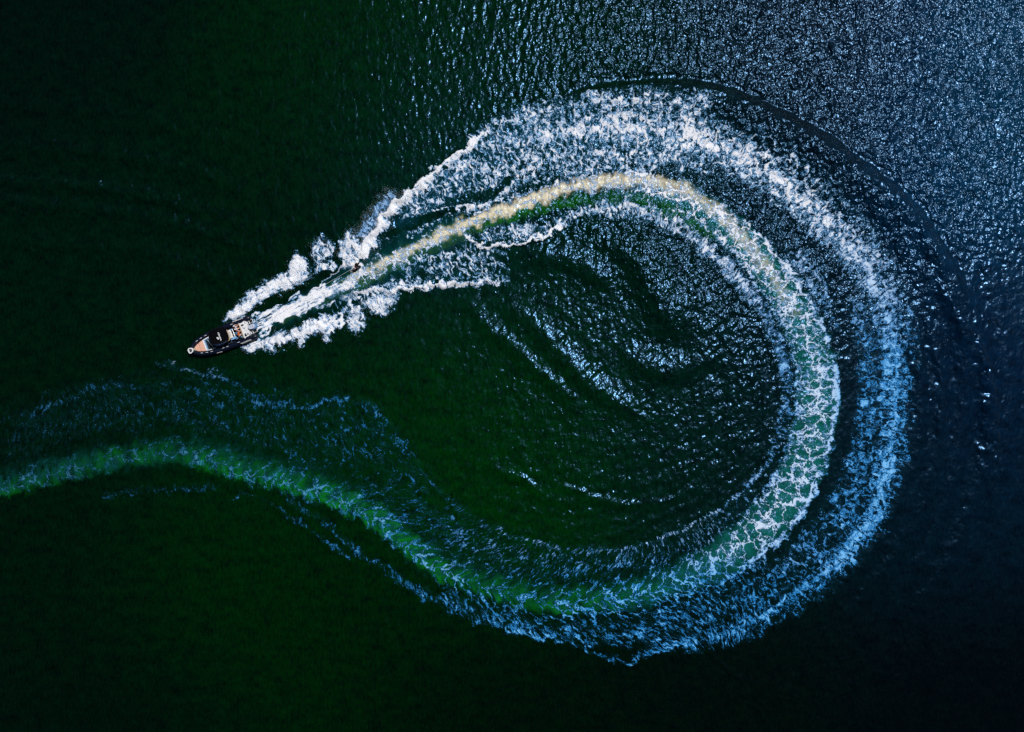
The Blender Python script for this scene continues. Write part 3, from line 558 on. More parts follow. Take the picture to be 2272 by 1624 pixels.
def b_tube(bm, path, rad, seg=12, cap=True, flat=1.0):
    P = [Vector(p) for p in path]; R = rad if isinstance(rad, (list, tuple)) else [rad]*len(P); rings = []
    side = None
    for i, p in enumerate(P):
        t = (P[min(i+1, len(P)-1)]-P[max(i-1, 0)]).normalized()
        if side is None: side = t.cross(Vector((0, 0, 1))) if abs(t.z) < .95 else Vector((1, 0, 0))
        side = (side-t*side.dot(t)).normalized(); up = side.cross(t)
        rings.append([bm.verts.new(p+(side*math.cos(a)+up*math.sin(a)*flat)*R[i]) for a in [2*math.pi*k/seg for k in range(seg)]])
    for a, b in zip(rings, rings[1:]):
        for k in range(seg): bm.faces.new((a[k], a[(k+1) % seg], b[(k+1) % seg], b[k]))
    if cap: bm.faces.new(rings[0][::-1]); bm.faces.new(rings[-1])
def b_ring(bm, outer, inner, z0, z1, bev=0):
    n = len(outer); v = [[bm.verts.new((x, y, z)) for x, y in pl] for pl, z in ((outer, z0), (outer, z1), (inner, z0), (inner, z1))]
    for i in range(n):
        j = (i+1) % n
        bm.faces.new((v[0][i], v[0][j], v[1][j], v[1][i])); bm.faces.new((v[2][j], v[2][i], v[3][i], v[3][j]))
        bm.faces.new((v[1][i], v[1][j], v[3][j], v[3][i])); bm.faces.new((v[0][j], v[0][i], v[2][i], v[2][j]))
def rounded(pts, k=6):
    a = np.array(pts+[pts[0]], float); n = len(pts); out = []
    for i in range(n):
        p0, p1, p2, p3 = [np.array(pts[(i+d) % n], float) for d in (-1, 0, 1, 2)]
        for t in np.arange(k)/k: out.append(tuple(.5*((2*p1)+(-p0+p2)*t+(2*p0-5*p1+4*p2-p3)*t*t+(-p0+3*p1-3*p2+p3)*t**3)))
    return out
def b_ball(bm, c, r, sx=1, sy=1, sz=1, u=16, v=10):
    bmesh.ops.create_uvsphere(bm, u_segments=u, v_segments=v, radius=r, matrix=Matrix.Translation(c) @ Matrix.Diagonal((sx, sy, sz, 1)))
def text_bm(body_, size, m3, extrude=.004, bold=.006, warpf=None):
    cu = bpy.data.curves.new('t', 'FONT'); cu.body = body_; cu.size = size; cu.extrude = extrude; cu.offset = bold; cu.space_character = 1.08
    ob = bpy.data.objects.new('t', cu); col.objects.link(ob); dg = bpy.context.evaluated_depsgraph_get(); me = bpy.data.meshes.new_from_object(ob.evaluated_get(dg))
    bpy.data.objects.remove(ob); bm = bmesh.new(); bm.from_mesh(me); bpy.data.meshes.remove(me)
    bmesh.ops.triangulate(bm, faces=bm.faces[:]); bmesh.ops.subdivide_edges(bm, edges=[e for e in bm.edges if e.calc_length() > .06], cuts=2)
    for v in bm.verts: v.co = warpf(v.co) if warpf else m3 @ v.co
    return bm
def tag(o, label=None, cat=None, group=None, kind=None):
    for k, v in (('label', label), ('category', cat), ('group', group), ('kind', kind)):
        if v: o[k] = v
def empty(name, loc, rz, label, cat):
    o = bpy.data.objects.new(name, None); col.objects.link(o); o.location = loc; o.rotation_euler = (0, 0, rz); o.empty_display_size = .3; tag(o, label, cat); return o

# ------------------------------------------------------------------ the boat (x towards the bow, y to port, z up)
boat = empty('inflatable_boat', (bx, by, 0), ba, 'black rigid inflatable boat with dark canopy racing ahead of its white wake', 'boat')
half = [(-.38,1.12,.03),(-.36,1.12,.12),(-.28,1.12,.22),(-.15,1.12,.285),(.05,1.12,.31),(.6,1.12,.31),(1.3,1.13,.31),(2.0,1.13,.31),(2.7,1.13,.305),(3.4,1.12,.30),(4.0,1.10,.295),(4.6,1.06,.29),(5.1,1.00,.28),(5.5,.93,.275),(5.85,.85,.265),(6.2,.74,.26),(6.5,.61,.25),(6.78,.44,.24),(6.98,.25,.235),(7.08,.1,.23)]
def tz(x): return .50+.24*max(0, (x-2.5)/4.6)**1.7
path = [(x, y, tz(x)) for x, y, r in half]+[(x, -y, tz(x)) for x, y, r in half[::-1]]; rad = [r for _, _, r in half]+[r for _, _, r in half[::-1]]
bm = bmesh.new(); b_tube(bm, path, rad, 24); tubeo = finish(bm, 'buoyancy_tube', M['rubber'], boat)
def tube_at(x):
    for a, b in zip(half, half[1:]):
        if a[0] <= x <= b[0]:
            t = (x-a[0])/(b[0]-a[0]); return a[1]+(b[1]-a[1])*t, a[2]+(b[2]-a[2])*t
    return half[-1][1], half[-1][2]
# seams and rubbing strake
bm = bmesh.new()
for sgn in (1, -1):
    b_tube(bm, [(x, sgn*(tube_at(x)[0]+tube_at(x)[1]*.99), tz(x)-.02) for x in np.arange(-.1, 6.9, .25)], .03, 8)
finish(bm, 'rubbing_strake', M['black'], tubeo)
bm = bmesh.new()
inn = [(x, tube_at(x)[0]-tube_at(x)[1]*.55) for x in (0.0, 1, 2, 3, 4, 4.6, 5.1, 5.5, 5.85, 6.2, 6.5, 6.75)]
outl = inn+[(6.95, 0)]+[(x, -y) for x, y in inn[::-1]]
b_prism(bm, outl, .30, .36); deck = finish(bm, 'deck', M['dark'], boat, False)
bm = bmesh.new()
sec = []
for x, yh in inn+[(7.0, .04)]:
    zk = -.32+.55*max(0, (x-4.2)/2.8)**2; sec.append([bm.verts.new(p) for p in ((x, yh, .295), (x, yh*.86, -.02+.3*max(0, (x-4)/3)), (x, 0, zk), (x, -yh*.86, -.02+.3*max(0, (x-4)/3)), (x, -yh, .295))])
for a, b in zip(sec, sec[1:]):
    for k in range(4): bm.faces.new((a[k], a[k+1], b[k+1], b[k]))
bm.faces.new(sec[0]); bm.faces.new(sec[-1][::-1]); finish(bm, 'hull', M['white'], boat, True, 30)
# stem fitting: open white ring with the anchor roller
bm = bmesh.new()
o8 = [(7.46,.10),(7.42,.27),(7.26,.36),(6.96,.25),(6.84,.08),(6.84,-.10),(6.94,-.22),(7.24,-.30),(7.42,-.22),(7.47,-.06)]
i8 = [(7.33,.05),(7.32,.17),(7.22,.24),(7.04,.16),(6.99,.05),(6.99,-.06),(7.05,-.13),(7.22,-.19),(7.31,-.14),(7.33,-.04)]
b_ring(bm, o8, i8, .86, .97); bowf = finish(bm, 'stem_fitting', M['white'], boat, False)
bm = bmesh.new(); b_box(bm, 7.0, 7.52, .06, .11, .90, .95, .01); b_box(bm, 7.18, 7.30, -.02, .16, .89, .96, .01); finish(bm, 'anchor_roller', M['steel'], bowf)
bm = bmesh.new(); b_prism(bm, o8, .74, .80); finish(bm, 'locker_floor', M['dark'], bowf)
bm = bmesh.new(); b_prism(bm, [(6.62,-.20),(6.84,-.12),(6.87,.0),(6.84,.14),(6.62,.22)], .66, .80, .03); finish(bm, 'bow_pad', M['tanv'], boat)
# peach sun pad in two cushions
def yb(x, k=.93): return tube_at(x)[0]-tube_at(x)[1]*k
bm = bmesh.new(); xs = [6.20,6.35,6.5,6.62,6.72]; b_prism(bm, [(x, yb(x)) for x in xs]+[(x, -yb(x)) for x in xs[::-1]], .50, .68, .035); c1 = finish(bm, 'sun_pad', M['peach'], boat)
bm = bmesh.new(); xs = [5.66,5.8,5.95,6.08,6.175]; b_prism(bm, [(x, yb(x)) for x in xs]+[(x, -yb(x)) for x in xs[::-1]], .50, .67, .035); finish(bm, 'sun_pad', M['peach'], boat)
# white coaming round the bow well
bm = bmesh.new()
b_box(bm, 5.49, 5.64, -.62, .62, .36, .72, .02)
for sgn in (1, -1):
    xs = [4.55,4.8,5.1,5.4,5.64]; a = [(x, sgn*yb(x, .98)) for x in xs]; b = [(x, sgn*(yb(x, .98)-(.10 if sgn < 0 else .07))) for x in xs[::-1]]
    b_prism(bm, a+b if sgn < 0 else (a+b)[::-1], .36, .70, .02)
finish(bm, 'bow_coaming', M['white'], boat)
bm = bmesh.new(); b_box(bm, 5.44, 5.485, -.50, .55, .36, .62, .01); b_box(bm, 4.75, 5.44, -.56, -.50, .36, .62, .01); finish(bm, 'well_trim', M['blue'], boat)
bm = bmesh.new(); b_prism(bm, [(5.05,-.45),(4.35,-.45),(4.35,.35),(4.80,.25)], .364, .375); finish(bm, 'deck_mat', M['tan'], boat, False)
bm = bmesh.new(); b_tube(bm, [(5.1,-.42,.5),(5.0,.05,.5),(4.84,.5,.5)], .015, 8); b_ball(bm, (4.82,.56,.52), .09, 1, .8, .6); finish(bm, 'bow_rail', M['steel'], boat)
# console with windscreen under the canopy
bm = bmesh.new()
b_prism(bm, rounded([(3.15,-.45),(3.8,-.47),(4.15,-.42),(4.32,-.2),(4.34,.15),(4.28,.42),(4.05,.52),(3.5,.53),(3.15,.50)], 4), .36, 1.12, .05, lambda x, y: -.25*max(0, (x-3.9)/.45)); cons = finish(bm, 'console', M['white'], boat)
bm = bmesh.new()
arc = [(3.55,-.46),(3.9,-.46),(4.08,-.3),(4.12,0),(4.08,.32),(3.9,.50),(3.55,.52)]
lo = [bm.verts.new((x, y, 1.10)) for x, y in arc]; hi = [bm.verts.new((x-.22, y*.93, 1.62)) for x, y in arc]
for i in range(6): bm.faces.new((lo[i], lo[i+1], hi[i+1], hi[i]))
bmesh.ops.solidify(bm, geom=bm.faces[:], thickness=.015); finish(bm, 'windscreen', M['glass'], cons)
bm = bmesh.new()
b_prism(bm, rounded([(3.42,.50),(3.8,.50),(4.2,.40),(4.42,.36),(4.34,.56),(4.05,.66),(3.6,.68),(3.42,.64)], 4), .36, .98, .04); sidep = finish(bm, 'console_side_step', M['blue'], cons)
bm = bmesh.new(); b_prism(bm, [(3.75,.56),(4.2,.47),(4.3,.50),(4.1,.58),(3.8,.63)], .985, 1.0, .0); finish(bm, 'step_highlight_panel', M['white'], sidep)
bm = bmesh.new(); pts = [(3.32+.02*math.cos(a), .16*math.cos(a), 1.25+.16*math.sin(a)) for a in np.linspace(0, 2*math.pi, 25)]; b_tube(bm, pts, .014, 8, False); b_tube(bm, [(3.32,0,1.25),(3.5,0,1.12)], .02, 8); finish(bm, 'steering_wheel', M['black'], cons)
# canopy
cpts = rounded([(4.20,-.55),(4.05,-.88),(3.55,-.98),(2.75,-.98),(2.32,-.90),(2.16,-.5),(2.12,0),(2.18,.42),(2.42,.64),(3.0,.68),(3.75,.64),(4.10,.42),(4.24,-.05)], 5)
bm = bmesh.new(); b_prism(bm, cpts, 2.14, 2.19, .02)
top = max(bm.faces, key=lambda f: f.calc_center_median().z*(1 if f.normal.z > .5 else 0)+f.calc_area()*.001)
canopy = finish(bm, 'canopy', M['black'], boat)
bm = bmesh.new()
bm.free()
for x, y in ((2.6,-.62),(2.6,.42),(3.85,-.62),(3.85,.42)):
    bm = bmesh.new(); b_tube(bm, [(x, y*.9, .36),(x, y, 1.2),(x-.05, y, 2.14)], .025, 8); finish(bm, 'canopy_post', M['black'], canopy)
# HIGHFIELD across the canopy, letter tops towards the bow
def wt(v): return Vector((3.00+v.y, .44-v.x*1.0, 2.196+v.z))
finish(text_bm('HIGHFIELD', .185, None, .003, .008, wt), 'lettering', M['print'], canopy, False)
def logo(bm, f):
    for pl in ([(-.02,.02),(.15,-.02),(.30,.13),(.20,.21),(.12,.12),(.0,.14)],):
        vs = [bm.verts.new(f(Vector((x, y, 0)))) for x, y in pl]; top_ = bm.faces.new(vs)
    g_ = bmesh.ops.extrude_face_region(bm, geom=[top_]); [setattr(v.co, 'z', v.co.z+.012) for v in g_['geom'] if isinstance(v, bmesh.types.BMVert)]
bm = bmesh.new(); logo(bm, lambda v: Vector((3.22+v.y*1.1, .22-v.x*1.0, 2.192))); finish(bm, 'emblem', M['print'], canopy, False)
# lettering wrapped over both tubes
def tube_wrap(sgn, x0, dr):
    def f(v):
        x = x0+dr*v.x; yc, r = tube_at(x); a0 = math.radians(34); a = a0-(v.y-.09)/r        # angle from the crown towards the outer side
        rr = r+.004+max(v.z, 0); return Vector((x, sgn*(yc+rr*math.sin(a)), tz(x)+rr*math.cos(a)))
    return f
for sgn, x0, dr in ((1, 1.46, -1), (-1, .62, 1)):
    f = tube_wrap(sgn, x0, dr); bm = text_bm('HIGHFIELD', .20, None, .003, .007, f)
    finish(bm, 'lettering', M['print'], tubeo, False)
    bm = bmesh.new()
    pl = [(-.24,.15),(-.12,.14),(-.01,.03),(.0,-.01),(-.09,.0),(-.10,.06)]
    lo = [bm.verts.new(f(Vector((x, y, -.002)))) for x, y in pl]; hi = [bm.verts.new(f(Vector((x, y, .008)))) for x, y in pl]; bm.faces.new(lo[::-1]); bm.faces.new(hi)
    for i in range(6): bm.faces.new((lo[i], lo[(i+1) % 6], hi[(i+1) % 6], hi[i]))
    finish(bm, 'emblem', M['print'], tubeo, False)
# small side plate low on the port bow, and the white grab handles
bm = bmesh.new()
for k in range(7):
    x = 3.98+k*.09; yc, r = tube_at(x); a = math.radians(62)
    b_box(bm, x, x+.06, yc+r*math.sin(a)-.035, yc+r*math.sin(a)+.035, tz(x)+r*math.cos(a), tz(x)+r*math.cos(a)+.012, 0)
finish(bm, 'name_plate', M['print'], tubeo, False)
def handle_bm():
    bm = bmesh.new(); b_tube(bm, [(-.14,0,0),(-.09,0,.035),(0,0,.045),(.09,0,.035),(.14,0,0)], [.02,.026,.028,.026,.02], 8); return bm
h0 = None
for x, sgn in ((6.1,1),(5.57,1),(5.02,1),(3.67,1),(3.2,1),(1.85,1),(6.15,-1),(5.62,-1),(5.05,-1),(4.42,-1),(1.85,-1)):
    if h0 is None: h0 = finish(handle_bm(), 'grab_handle', M['print'], tubeo); h = h0
    else: h = h0.copy(); col.objects.link(h); h.parent = tubeo
    yc, r = tube_at(x); q = tube_at(x+.1)[0]-tube_at(x-.1)[0]; off_ = .04
    h.location = (x, sgn*(yc-off_), tz(x)+r*.985); h.rotation_euler = (0, 0, math.atan2(sgn*q, .2))
# leaning post
bm = bmesh.new(); b_box(bm, 2.10, 2.44, -.55, .42, .95, 1.10, .05); b_box(bm, 2.16, 2.38, -.45, .32, .36, .955, .0); post = finish(bm, 'leaning_post', M['vinyl'], boat)
for y in (-.26,-.07,.12):
    bm = bmesh.new(); bmesh.ops.create_cone(bm, cap_ends=True, segments=20, radius1=.045, radius2=.045, depth=.02, matrix=Matrix.Translation((2.30, y, 1.106))); finish(bm, 'cup_holder', M['ink'], post)
bm = bmesh.new(); b_prism(bm, rounded([(2.46,-.62),(2.56,-.60),(2.54,-.1),(2.60,.35),(2.80,.48),(2.72,.56),(2.50,.44),(2.46,.1)], 4), .95, 1.02, .02); finish(bm, 'backrest', M['tanv'], post)
bm = bmesh.new(); b_prism(bm, rounded([(1.86,.30),(2.30,.44),(2.48,.47),(2.46,.58),(2.2,.60),(1.86,.56),(1.82,.44)], 4), .70, .94, .04); finish(bm, 'seat_side', M['blue'], post)
bm = bmesh.new(); b_prism(bm, rounded([(1.88,-.55),(2.1,-.6),(2.1,-.47),(1.9,-.43)], 3), .80, .94, .02); finish(bm, 'seat_side', M['blue'], post)
bm = bmesh.new(); b_box(bm, 1.92, 2.09, -.42, .30, .55, .88, .02); finish(bm, 'drawer_recess', M['dark'], post)
bm = bmesh.new(); b_tube(bm, [(1.89,-.48,.6),(1.89,-.48,1.0),(1.89,.34,1.0),(1.89,.34,.6)], .014, 8); b_tube(bm, [(2.50,.52,.9),(2.50,.86,.82)], .02, 8); b_tube(bm, [(1.9,-.5,.98),(1.75,-.85,.85)], .014, 8); finish(bm, 'grab_rail', M['steel'], post)
bm = bmesh.new(); b_box(bm, 1.42, 1.80, -.78, .70, .36, .62, .04); finish(bm, 'bench_seat', M['dark'], boat)
bm = bmesh.new(); b_box(bm, 1.05, 1.40, -.35, .45, .364, .385, .0); finish(bm, 'floor_mat', M['grey'], boat, False)
# moulded stern module
spts = rounded([(1.12,-.94),(1.02,-.66),(1.00,-.2),(1.00,.4),(1.05,.82),(.98,.96),(.86,.86),(.56,.86),(.30,.70),(.24,.40),(.20,.0),(.20,-.55),(.24,-.82),(.42,-.94),(.62,-.86),(.86,-.80)], 3)
bm = bmesh.new(); b_prism(bm, spts, .36, .86, .03); st = finish(bm, 'stern_module', M['white'], boat)
bm = bmesh.new(); b_box(bm, 1.015, 1.09, -.80, .84, .60, .90, .025); finish(bm, 'seat_cushion', M['tanv'], st)
bm = bmesh.new(); b_box(bm, .58, .88, -.64, -.46, .862, .885, .005); finish(bm, 'hatch', M['dark'], st, False)
bm = bmesh.new(); b_prism(bm, [(.86,.44),(.90,.76),(.62,.80),(.72,.46)], .862, .88, 0); finish(bm, 'hatch', M['dark'], st, False)
bm = bmesh.new(); b_prism(bm, [(.40,.50),(.52,.46),(.50,.62),(.40,.66)], .862, .88, 0); finish(bm, 'hatch', M['dark'], st, False)
bm = bmesh.new(); b_tube(bm, [(.78,-.30,.89),(.72,-.20,.90),(.62,-.14,.90),(.50,-.16,.89)], [.028,.034,.03,.02], 8); finish(bm, 'strap', M['ink'], st)
bm = bmesh.new(); b_tube(bm, [(.60,-.05,.875),(.62,.12,.875),(.52,.24,.875),(.42,.24,.875)], .008, 6); finish(bm, 'drain_hose', M['ink'], st)
bm = bmesh.new(); b_tube(bm, [(.74,.42,.88),(.60,.55,.90),(.50,.70,.90),(.30,.66,.88)], .02, 8); finish(bm, 'rail', M['steel'], st)
bm = bmesh.new(); b_tube(bm, [(.3,-.85,.9),(.3,-.85,1.02),(.3,-.6,1.02),(.3,-.6,.9)], .014, 6); finish(bm, 'rail', M['steel'], st)
for y in (-.72,-.3): 
    bm = bmesh.new(); bmesh.ops.create_cone(bm, cap_ends=True, segments=12, radius1=.03, radius2=.02, depth=.03, matrix=Matrix.Translation((.32, y, .875))); finish(bm, 'cleat', M['steel'], st)
# swim platforms
def platform(y0, y1, xe):
    bm = bmesh.new(); ym = (y0+y1)/2
    for a, b in (((.20, y0), (xe, y0-.05)), ((.20, y1), (xe, y1-.03)), ((xe, y0-.05), (xe, y1-.03)), ((-.02, y0-.02), (-.02, y1-.01)), ((.20, y0), (.20, y1))): b_tube(bm, [(a[0], a[1], .50), (b[0], b[1], .50)], .022, 8)
    p = finish(bm, 'swim_platform', M['white'], boat)
    bm = bmesh.new(); b_prism(bm, [(.19, y0+.02), (xe+.02, y0-.03), (xe+.02, y1-.05), (.19, y1-.02)], .455, .485); finish(bm, 'platform_pad', M['dark'], p, False)
platform(-.86, -.50, -.42); platform(.34, .68, -.52)
# outboard motor
mot = bpy.data.objects.new('outboard_motor', None); col.objects.link(mot); mot.parent = boat; mot.location = (0, 0, 0)
bm = bmesh.new(); cow = rounded([(.14,-.08),(-.10,-.20),(-.42,-.24),(-.66,-.16),(-.74,.03),(-.66,.22),(-.42,.30),(-.10,.26),(.14,.14)], 5); b_prism(bm, [(x-.06, y*1.16) for x, y in cow], .62, .92, .05); finish(bm, 'lower_cowling', M['motord'], mot)
bm = bmesh.new(); b_prism(bm, [(x*.92+.02, y*.92) for x, y in cow], .90, 1.16, .09); up = finish(bm, 'upper_cowling', M['motor'], mot)
for x_, hw_ in ((-.20, .04), (-.40, .08)):
    bm = bmesh.new(); b_box(bm, x_-.02, x_+.02, .03-hw_, .03+hw_, 1.161, 1.168, 0); finish(bm, 'cowling_marking', M['ink'], mot, False)
bm = bmesh.new(); b_tube(bm, [(-.3,.03,.65),(-.3,.03,.1),(-.32,.03,-.35)], [.12,.09,.06], 12); b_tube(bm, [(-.15,.03,-.3),(-.3,.03,-.32),(-.6,.03,-.32)], [.03,.08,.05], 12); finish(bm, 'drive_leg', M['motord'], mot)
bm = bmesh.new(); b_box(bm, .02, .2, -.15, .2, .4, .75, .02); finish(bm, 'mounting_bracket', M['motord'], mot)

# ------------------------------------------------------------------ people
def skin_bm(joints, edges, sub=2):
    """joints: {name: (x, y, z, r)}; one continuous tapered surface"""
    names = list(joints); me = bpy.data.meshes.new('s'); me.from_pydata([joints[n][:3] for n in names], [(names.index(a), names.index(b)) for a, b in edges], [])
    ob = bpy.data.objects.new('s', me); col.objects.link(ob); sk = ob.modifiers.new('k', 'SKIN'); sk.use_smooth_shade = True
    for i, n in enumerate(names):
        v = me.skin_vertices[0].data[i]; r = joints[n][3]; v.radius = (r, r) if not isinstance(r, tuple) else r
    me.skin_vertices[0].data[0].use_root = True
    ss = ob.modifiers.new('u', 'SUBSURF'); ss.levels = sub
    dg = bpy.context.evaluated_depsgraph_get(); m2 = bpy.data.meshes.new_from_object(ob.evaluated_get(dg)); bpy.data.objects.remove(ob)
    bm = bmesh.new(); bm.from_mesh(m2); bpy.data.meshes.remove(m2); return bm
def hand(bm, wrist, d, up):
    """palm, four curled fingers of different lengths and a thumb leaving the side of the palm"""
    w_ = Vector(wrist); d = Vector(d).normalized(); up = Vector(up); s = d.cross(up).normalized(); up = s.cross(d).normalized()
    b_tube(bm, [w_, w_+d*.045, w_+d*.09], [.026, .038, .036], 10, True, .5)
    for k, L in enumerate((.070, .080, .074, .058)):
        o = w_+d*.085+s*(-.027+.018*k)
        b_tube(bm, [o, o+d*L*.5, o+d*L*.8-up*L*.35, o+d*L*.75-up*L*.7], [.009, .0085, .008, .006], 6)
    o = w_+d*.03-s*.035; b_tube(bm, [o, o-s*.025+d*.03, o-s*.015+d*.06-up*.02], [.011, .010, .007], 6)
def face(bm, c, f, r):
    """nose, ears, brow and chin on the head, f = facing direction"""
    c = Vector(c); f = Vector(f).normalized(); s = f.cross(Vector((0, 0, 1))).normalized()
    b_tube(bm, [c+f*r*.85+Vector((0, 0, .03)), c+f*(r*1.05)+Vector((0, 0, -.012)), c+f*r*.9+Vector((0, 0, -.022))], [.008, .014, .008], 6)
    for q in (1, -1): b_ball(bm, c+s*q*r*.86, .026, .5, .8, 1, 8, 6)
    for q in (1, -1): b_ball(bm, c+f*r*.88+s*q*.032+Vector((0, 0, .012)), .012, 1, 1, .7, 8, 6)
    b_ball(bm, c+f*r*.86+Vector((0, 0, -.055)), .02, 1, 1.4, .4, 8, 6)
def seated(name, label, base, lean, top, bottom, cap_m, cap_kind, elbow_out=.0, legs_open=.1, brim=False):
    """seated facing the stern (local -x); base = hips on the bench"""
    e = empty(name, (bx, by, 0), ba, label, 'person'); X0, Y0, Z0 = base
    J = dict(hip=(X0, Y0, Z0, .13), belly=(X0-.02, Y0, Z0+.17, .12), chest=(X0-.05-lean*.5, Y0, Z0+.36, .15), neck=(X0-.07-lean, Y0, Z0+.52, .055), head=(X0-.10-lean, Y0, Z0+.62, .085), crown=(X0-.09-lean, Y0, Z0+.72, .082))
    E = [('hip', 'belly'), ('belly', 'chest'), ('chest', 'neck'), ('neck', 'head'), ('head', 'crown')]; hands = []
    for s, q in (('l', -1), ('r', 1)):
        J[s+'sh'] = (X0-.06-lean*.8, Y0+q*.19, Z0+.43, .06); J[s+'el'] = (X0-.20-lean, Y0+q*(.25+elbow_out), Z0+.24, .045); J[s+'wr'] = (X0-.42-lean, Y0+q*.19, Z0+.16, .03)
        J[s+'th'] = (X0-.05, Y0+q*.10, Z0-.01, .09); J[s+'kn'] = (X0-.42, Y0+q*(.10+legs_open), Z0+.05, .062); J[s+'an'] = (X0-.50, Y0+q*(.10+legs_open), Z0-.26, .04); J[s+'to'] = (X0-.66, Y0+q*(.11+legs_open), Z0-.31, .034)
        E += [('chest', s+'sh'), (s+'sh', s+'el'), (s+'el', s+'wr'), ('hip', s+'th'), (s+'th', s+'kn'), (s+'kn', s+'an'), (s+'an', s+'to')]; hands.append(J[s+'wr'])
    bm = skin_bm(J, E)
    for h in hands: hand(bm, h[:3], (-1, 0, -.15), (0, 0, 1))
    hc = Vector(J['head'][:3])+Vector((0, 0, .04)); face(bm, hc, (-1, 0, 0), .088)
    body_o = finish(bm, 'body', M['skin'], e)
    def g(n, k): a = J[n]; return (a[0], a[1], a[2], a[3]*k)
    K = {n: g(n, 1.16) for n in ('hip', 'belly', 'chest', 'lsh', 'rsh')}; K['hip'] = g('hip', 1.02)
    for s in 'lr':
        a, b = J[s+'sh'], J[s+'el']; K[s+'cf'] = tuple(a[i]+(b[i]-a[i])*.62 for i in range(3))+(.066,)
    finish(skin_bm(K, [('hip', 'belly'), ('belly', 'chest'), ('chest', 'lsh'), ('chest', 'rsh'), ('lsh', 'lcf'), ('rsh', 'rcf')]), 'shirt', top, e)
    K = {'hip': g('hip', 1.12)}
    for s in 'lr':
        K[s+'th'] = g(s+'th', 1.2); a, b = J[s+'th'], J[s+'kn']; K[s+'cf'] = tuple(a[i]+(b[i]-a[i])*.7 for i in range(3))+(.088,)
    finish(skin_bm(K, [('hip', 'lth'), ('hip', 'rth'), ('lth', 'lcf'), ('rth', 'rcf')]), 'shorts', bottom, e)
    bm = bmesh.new(); b_ball(bm, hc+Vector((.008, 0, .045)), .104, 1.02, .92, .82)
    if brim: b_prism(bm, [(hc.x-.07, hc.y-.07), (hc.x-.07, hc.y+.07), (hc.x-.16, hc.y+.05), (hc.x-.185, hc.y), (hc.x-.16, hc.y-.05)][::-1], hc.z+.055, hc.z+.068)
    finish(bm, cap_kind, cap_m, e)
    return e
pa = seated('person', 'person in white shirt and dark vest sitting nearest the upper tube of the boat', (1.72, -.56, .72), .08, M['shirt'], M['shirt'], M['hair'], 'hair', .06, .05)
bm = skin_bm(dict(a=(1.72,-.56,.80,.165), b=(1.66,-.56,1.0,.18), c=(1.62,-.56,1.13,.17)), [('a', 'b'), ('b', 'c')]); finish(bm, 'vest', M['vest'], pa)
pb = seated('person', 'person in blue cap and orange shorts sitting beside the folded blue bags', (1.66, .16, .72), .04, M['vest'], M['orange'], M['cap'], 'cap', .10, .10, True)
def bag(loc, s, label, rz):
    e = empty('bag', (bx, by, 0), ba, label, 'bag'); bm = bmesh.new(); b_ball(bm, (0, 0, 0), 1, 1, 1, 1, 20, 12)
    for v in bm.verts:
        c = v.co; k = 1+.10*math.sin(c.x*7+rz)*math.sin(c.y*6)+.07*math.sin(c.z*9+c.x*5); sq = lambda t: math.copysign(abs(t)**.75, t)
        v.co = Vector((loc[0]+sq(c.x)*s[0]*k*math.cos(rz)-sq(c.y)*s[1]*k*math.sin(rz), loc[1]+sq(c.x)*s[0]*k*math.sin(rz)+sq(c.y)*s[1]*k*math.cos(rz), loc[2]+sq(c.z)*s[2]*k))
    finish(bm, 'sack', M['bag'], e); bm = bmesh.new()
    b_tube(bm, [(loc[0]-s[0]*.5, loc[1], loc[2]+s[2]*.9), (loc[0]-s[0]*.2, loc[1]+.04, loc[2]+s[2]*1.3), (loc[0]+s[0]*.4, loc[1]+.02, loc[2]+s[2]*1.2), (loc[0]+s[0]*.6, loc[1], loc[2]+s[2]*.8)], .014, 6); finish(bm, 'strap', M['ink'], e)
bag((1.86,.60,.74), (.15,.11,.12), 'round blue bag against the seat, nearer the canopy', .3)
bag((1.36,.60,.50), (.17,.14,.13), 'grey blue bag by the white stern module, farther from the canopy', -.2)

# ------------------------------------------------------------------ the towed rider
F = Vector((-.86, -.51, 0)).normalized(); S = Vector((F.y, -F.x, 0))       # F towards the boat, S to the chart's upper side
R0 = Vector((-17.35, 11.33, 0))
def rp(f, s, z): v = R0+F*f+S*s; return (v.x, v.y, z)
wb = empty('wakeboard', (R0.x+F.x*.55, R0.y+F.y*.55, .12), 0, 'black wakeboard planing under the rider in black', 'wakeboard')
bm = bmesh.new(); n = 13
for k in range(n):
    t = -1+2*k/(n-1); hw = .21*(1-abs(t)**3.2)**.5*(1-.06*t*t)+.01; zz = .02+.10*abs(t)**3
    for q, z in ((-1, 0), (1, 0), (1, .025), (-1, .025)):
        v = F*(t*.72)+S*(q*hw); bm.verts.new((v.x, v.y, zz+z))
bm.verts.ensure_lookup_table()
for k in range(n-1):
    a = k*4; b = a+4
    for i in range(4): bm.faces.new([bm.verts[j] for j in (a+i, a+(i+1) % 4, b+(i+1) % 4, b+i)])
bm.faces.new([bm.verts[j] for j in (3, 2, 1, 0)]); bm.faces.new([bm.verts[(n-1)*4+j] for j in range(4)]); finish(bm, 'board', M['suit'], wb)
for f_ in (.28, -.28):
    bm = bmesh.new(); v = F*f_; b_ball(bm, v+Vector((0, 0, .09)), .10, 1.2, 1.0, .7); finish(bm, 'binding', M['ink'], wb)
rd = empty('person', (R0.x, R0.y, 0), 0, 'rider in black wetsuit leaning back on the tow handle behind the boat', 'person')
def rl(f, s, z): v = F*f+S*s; return (v.x, v.y, z)
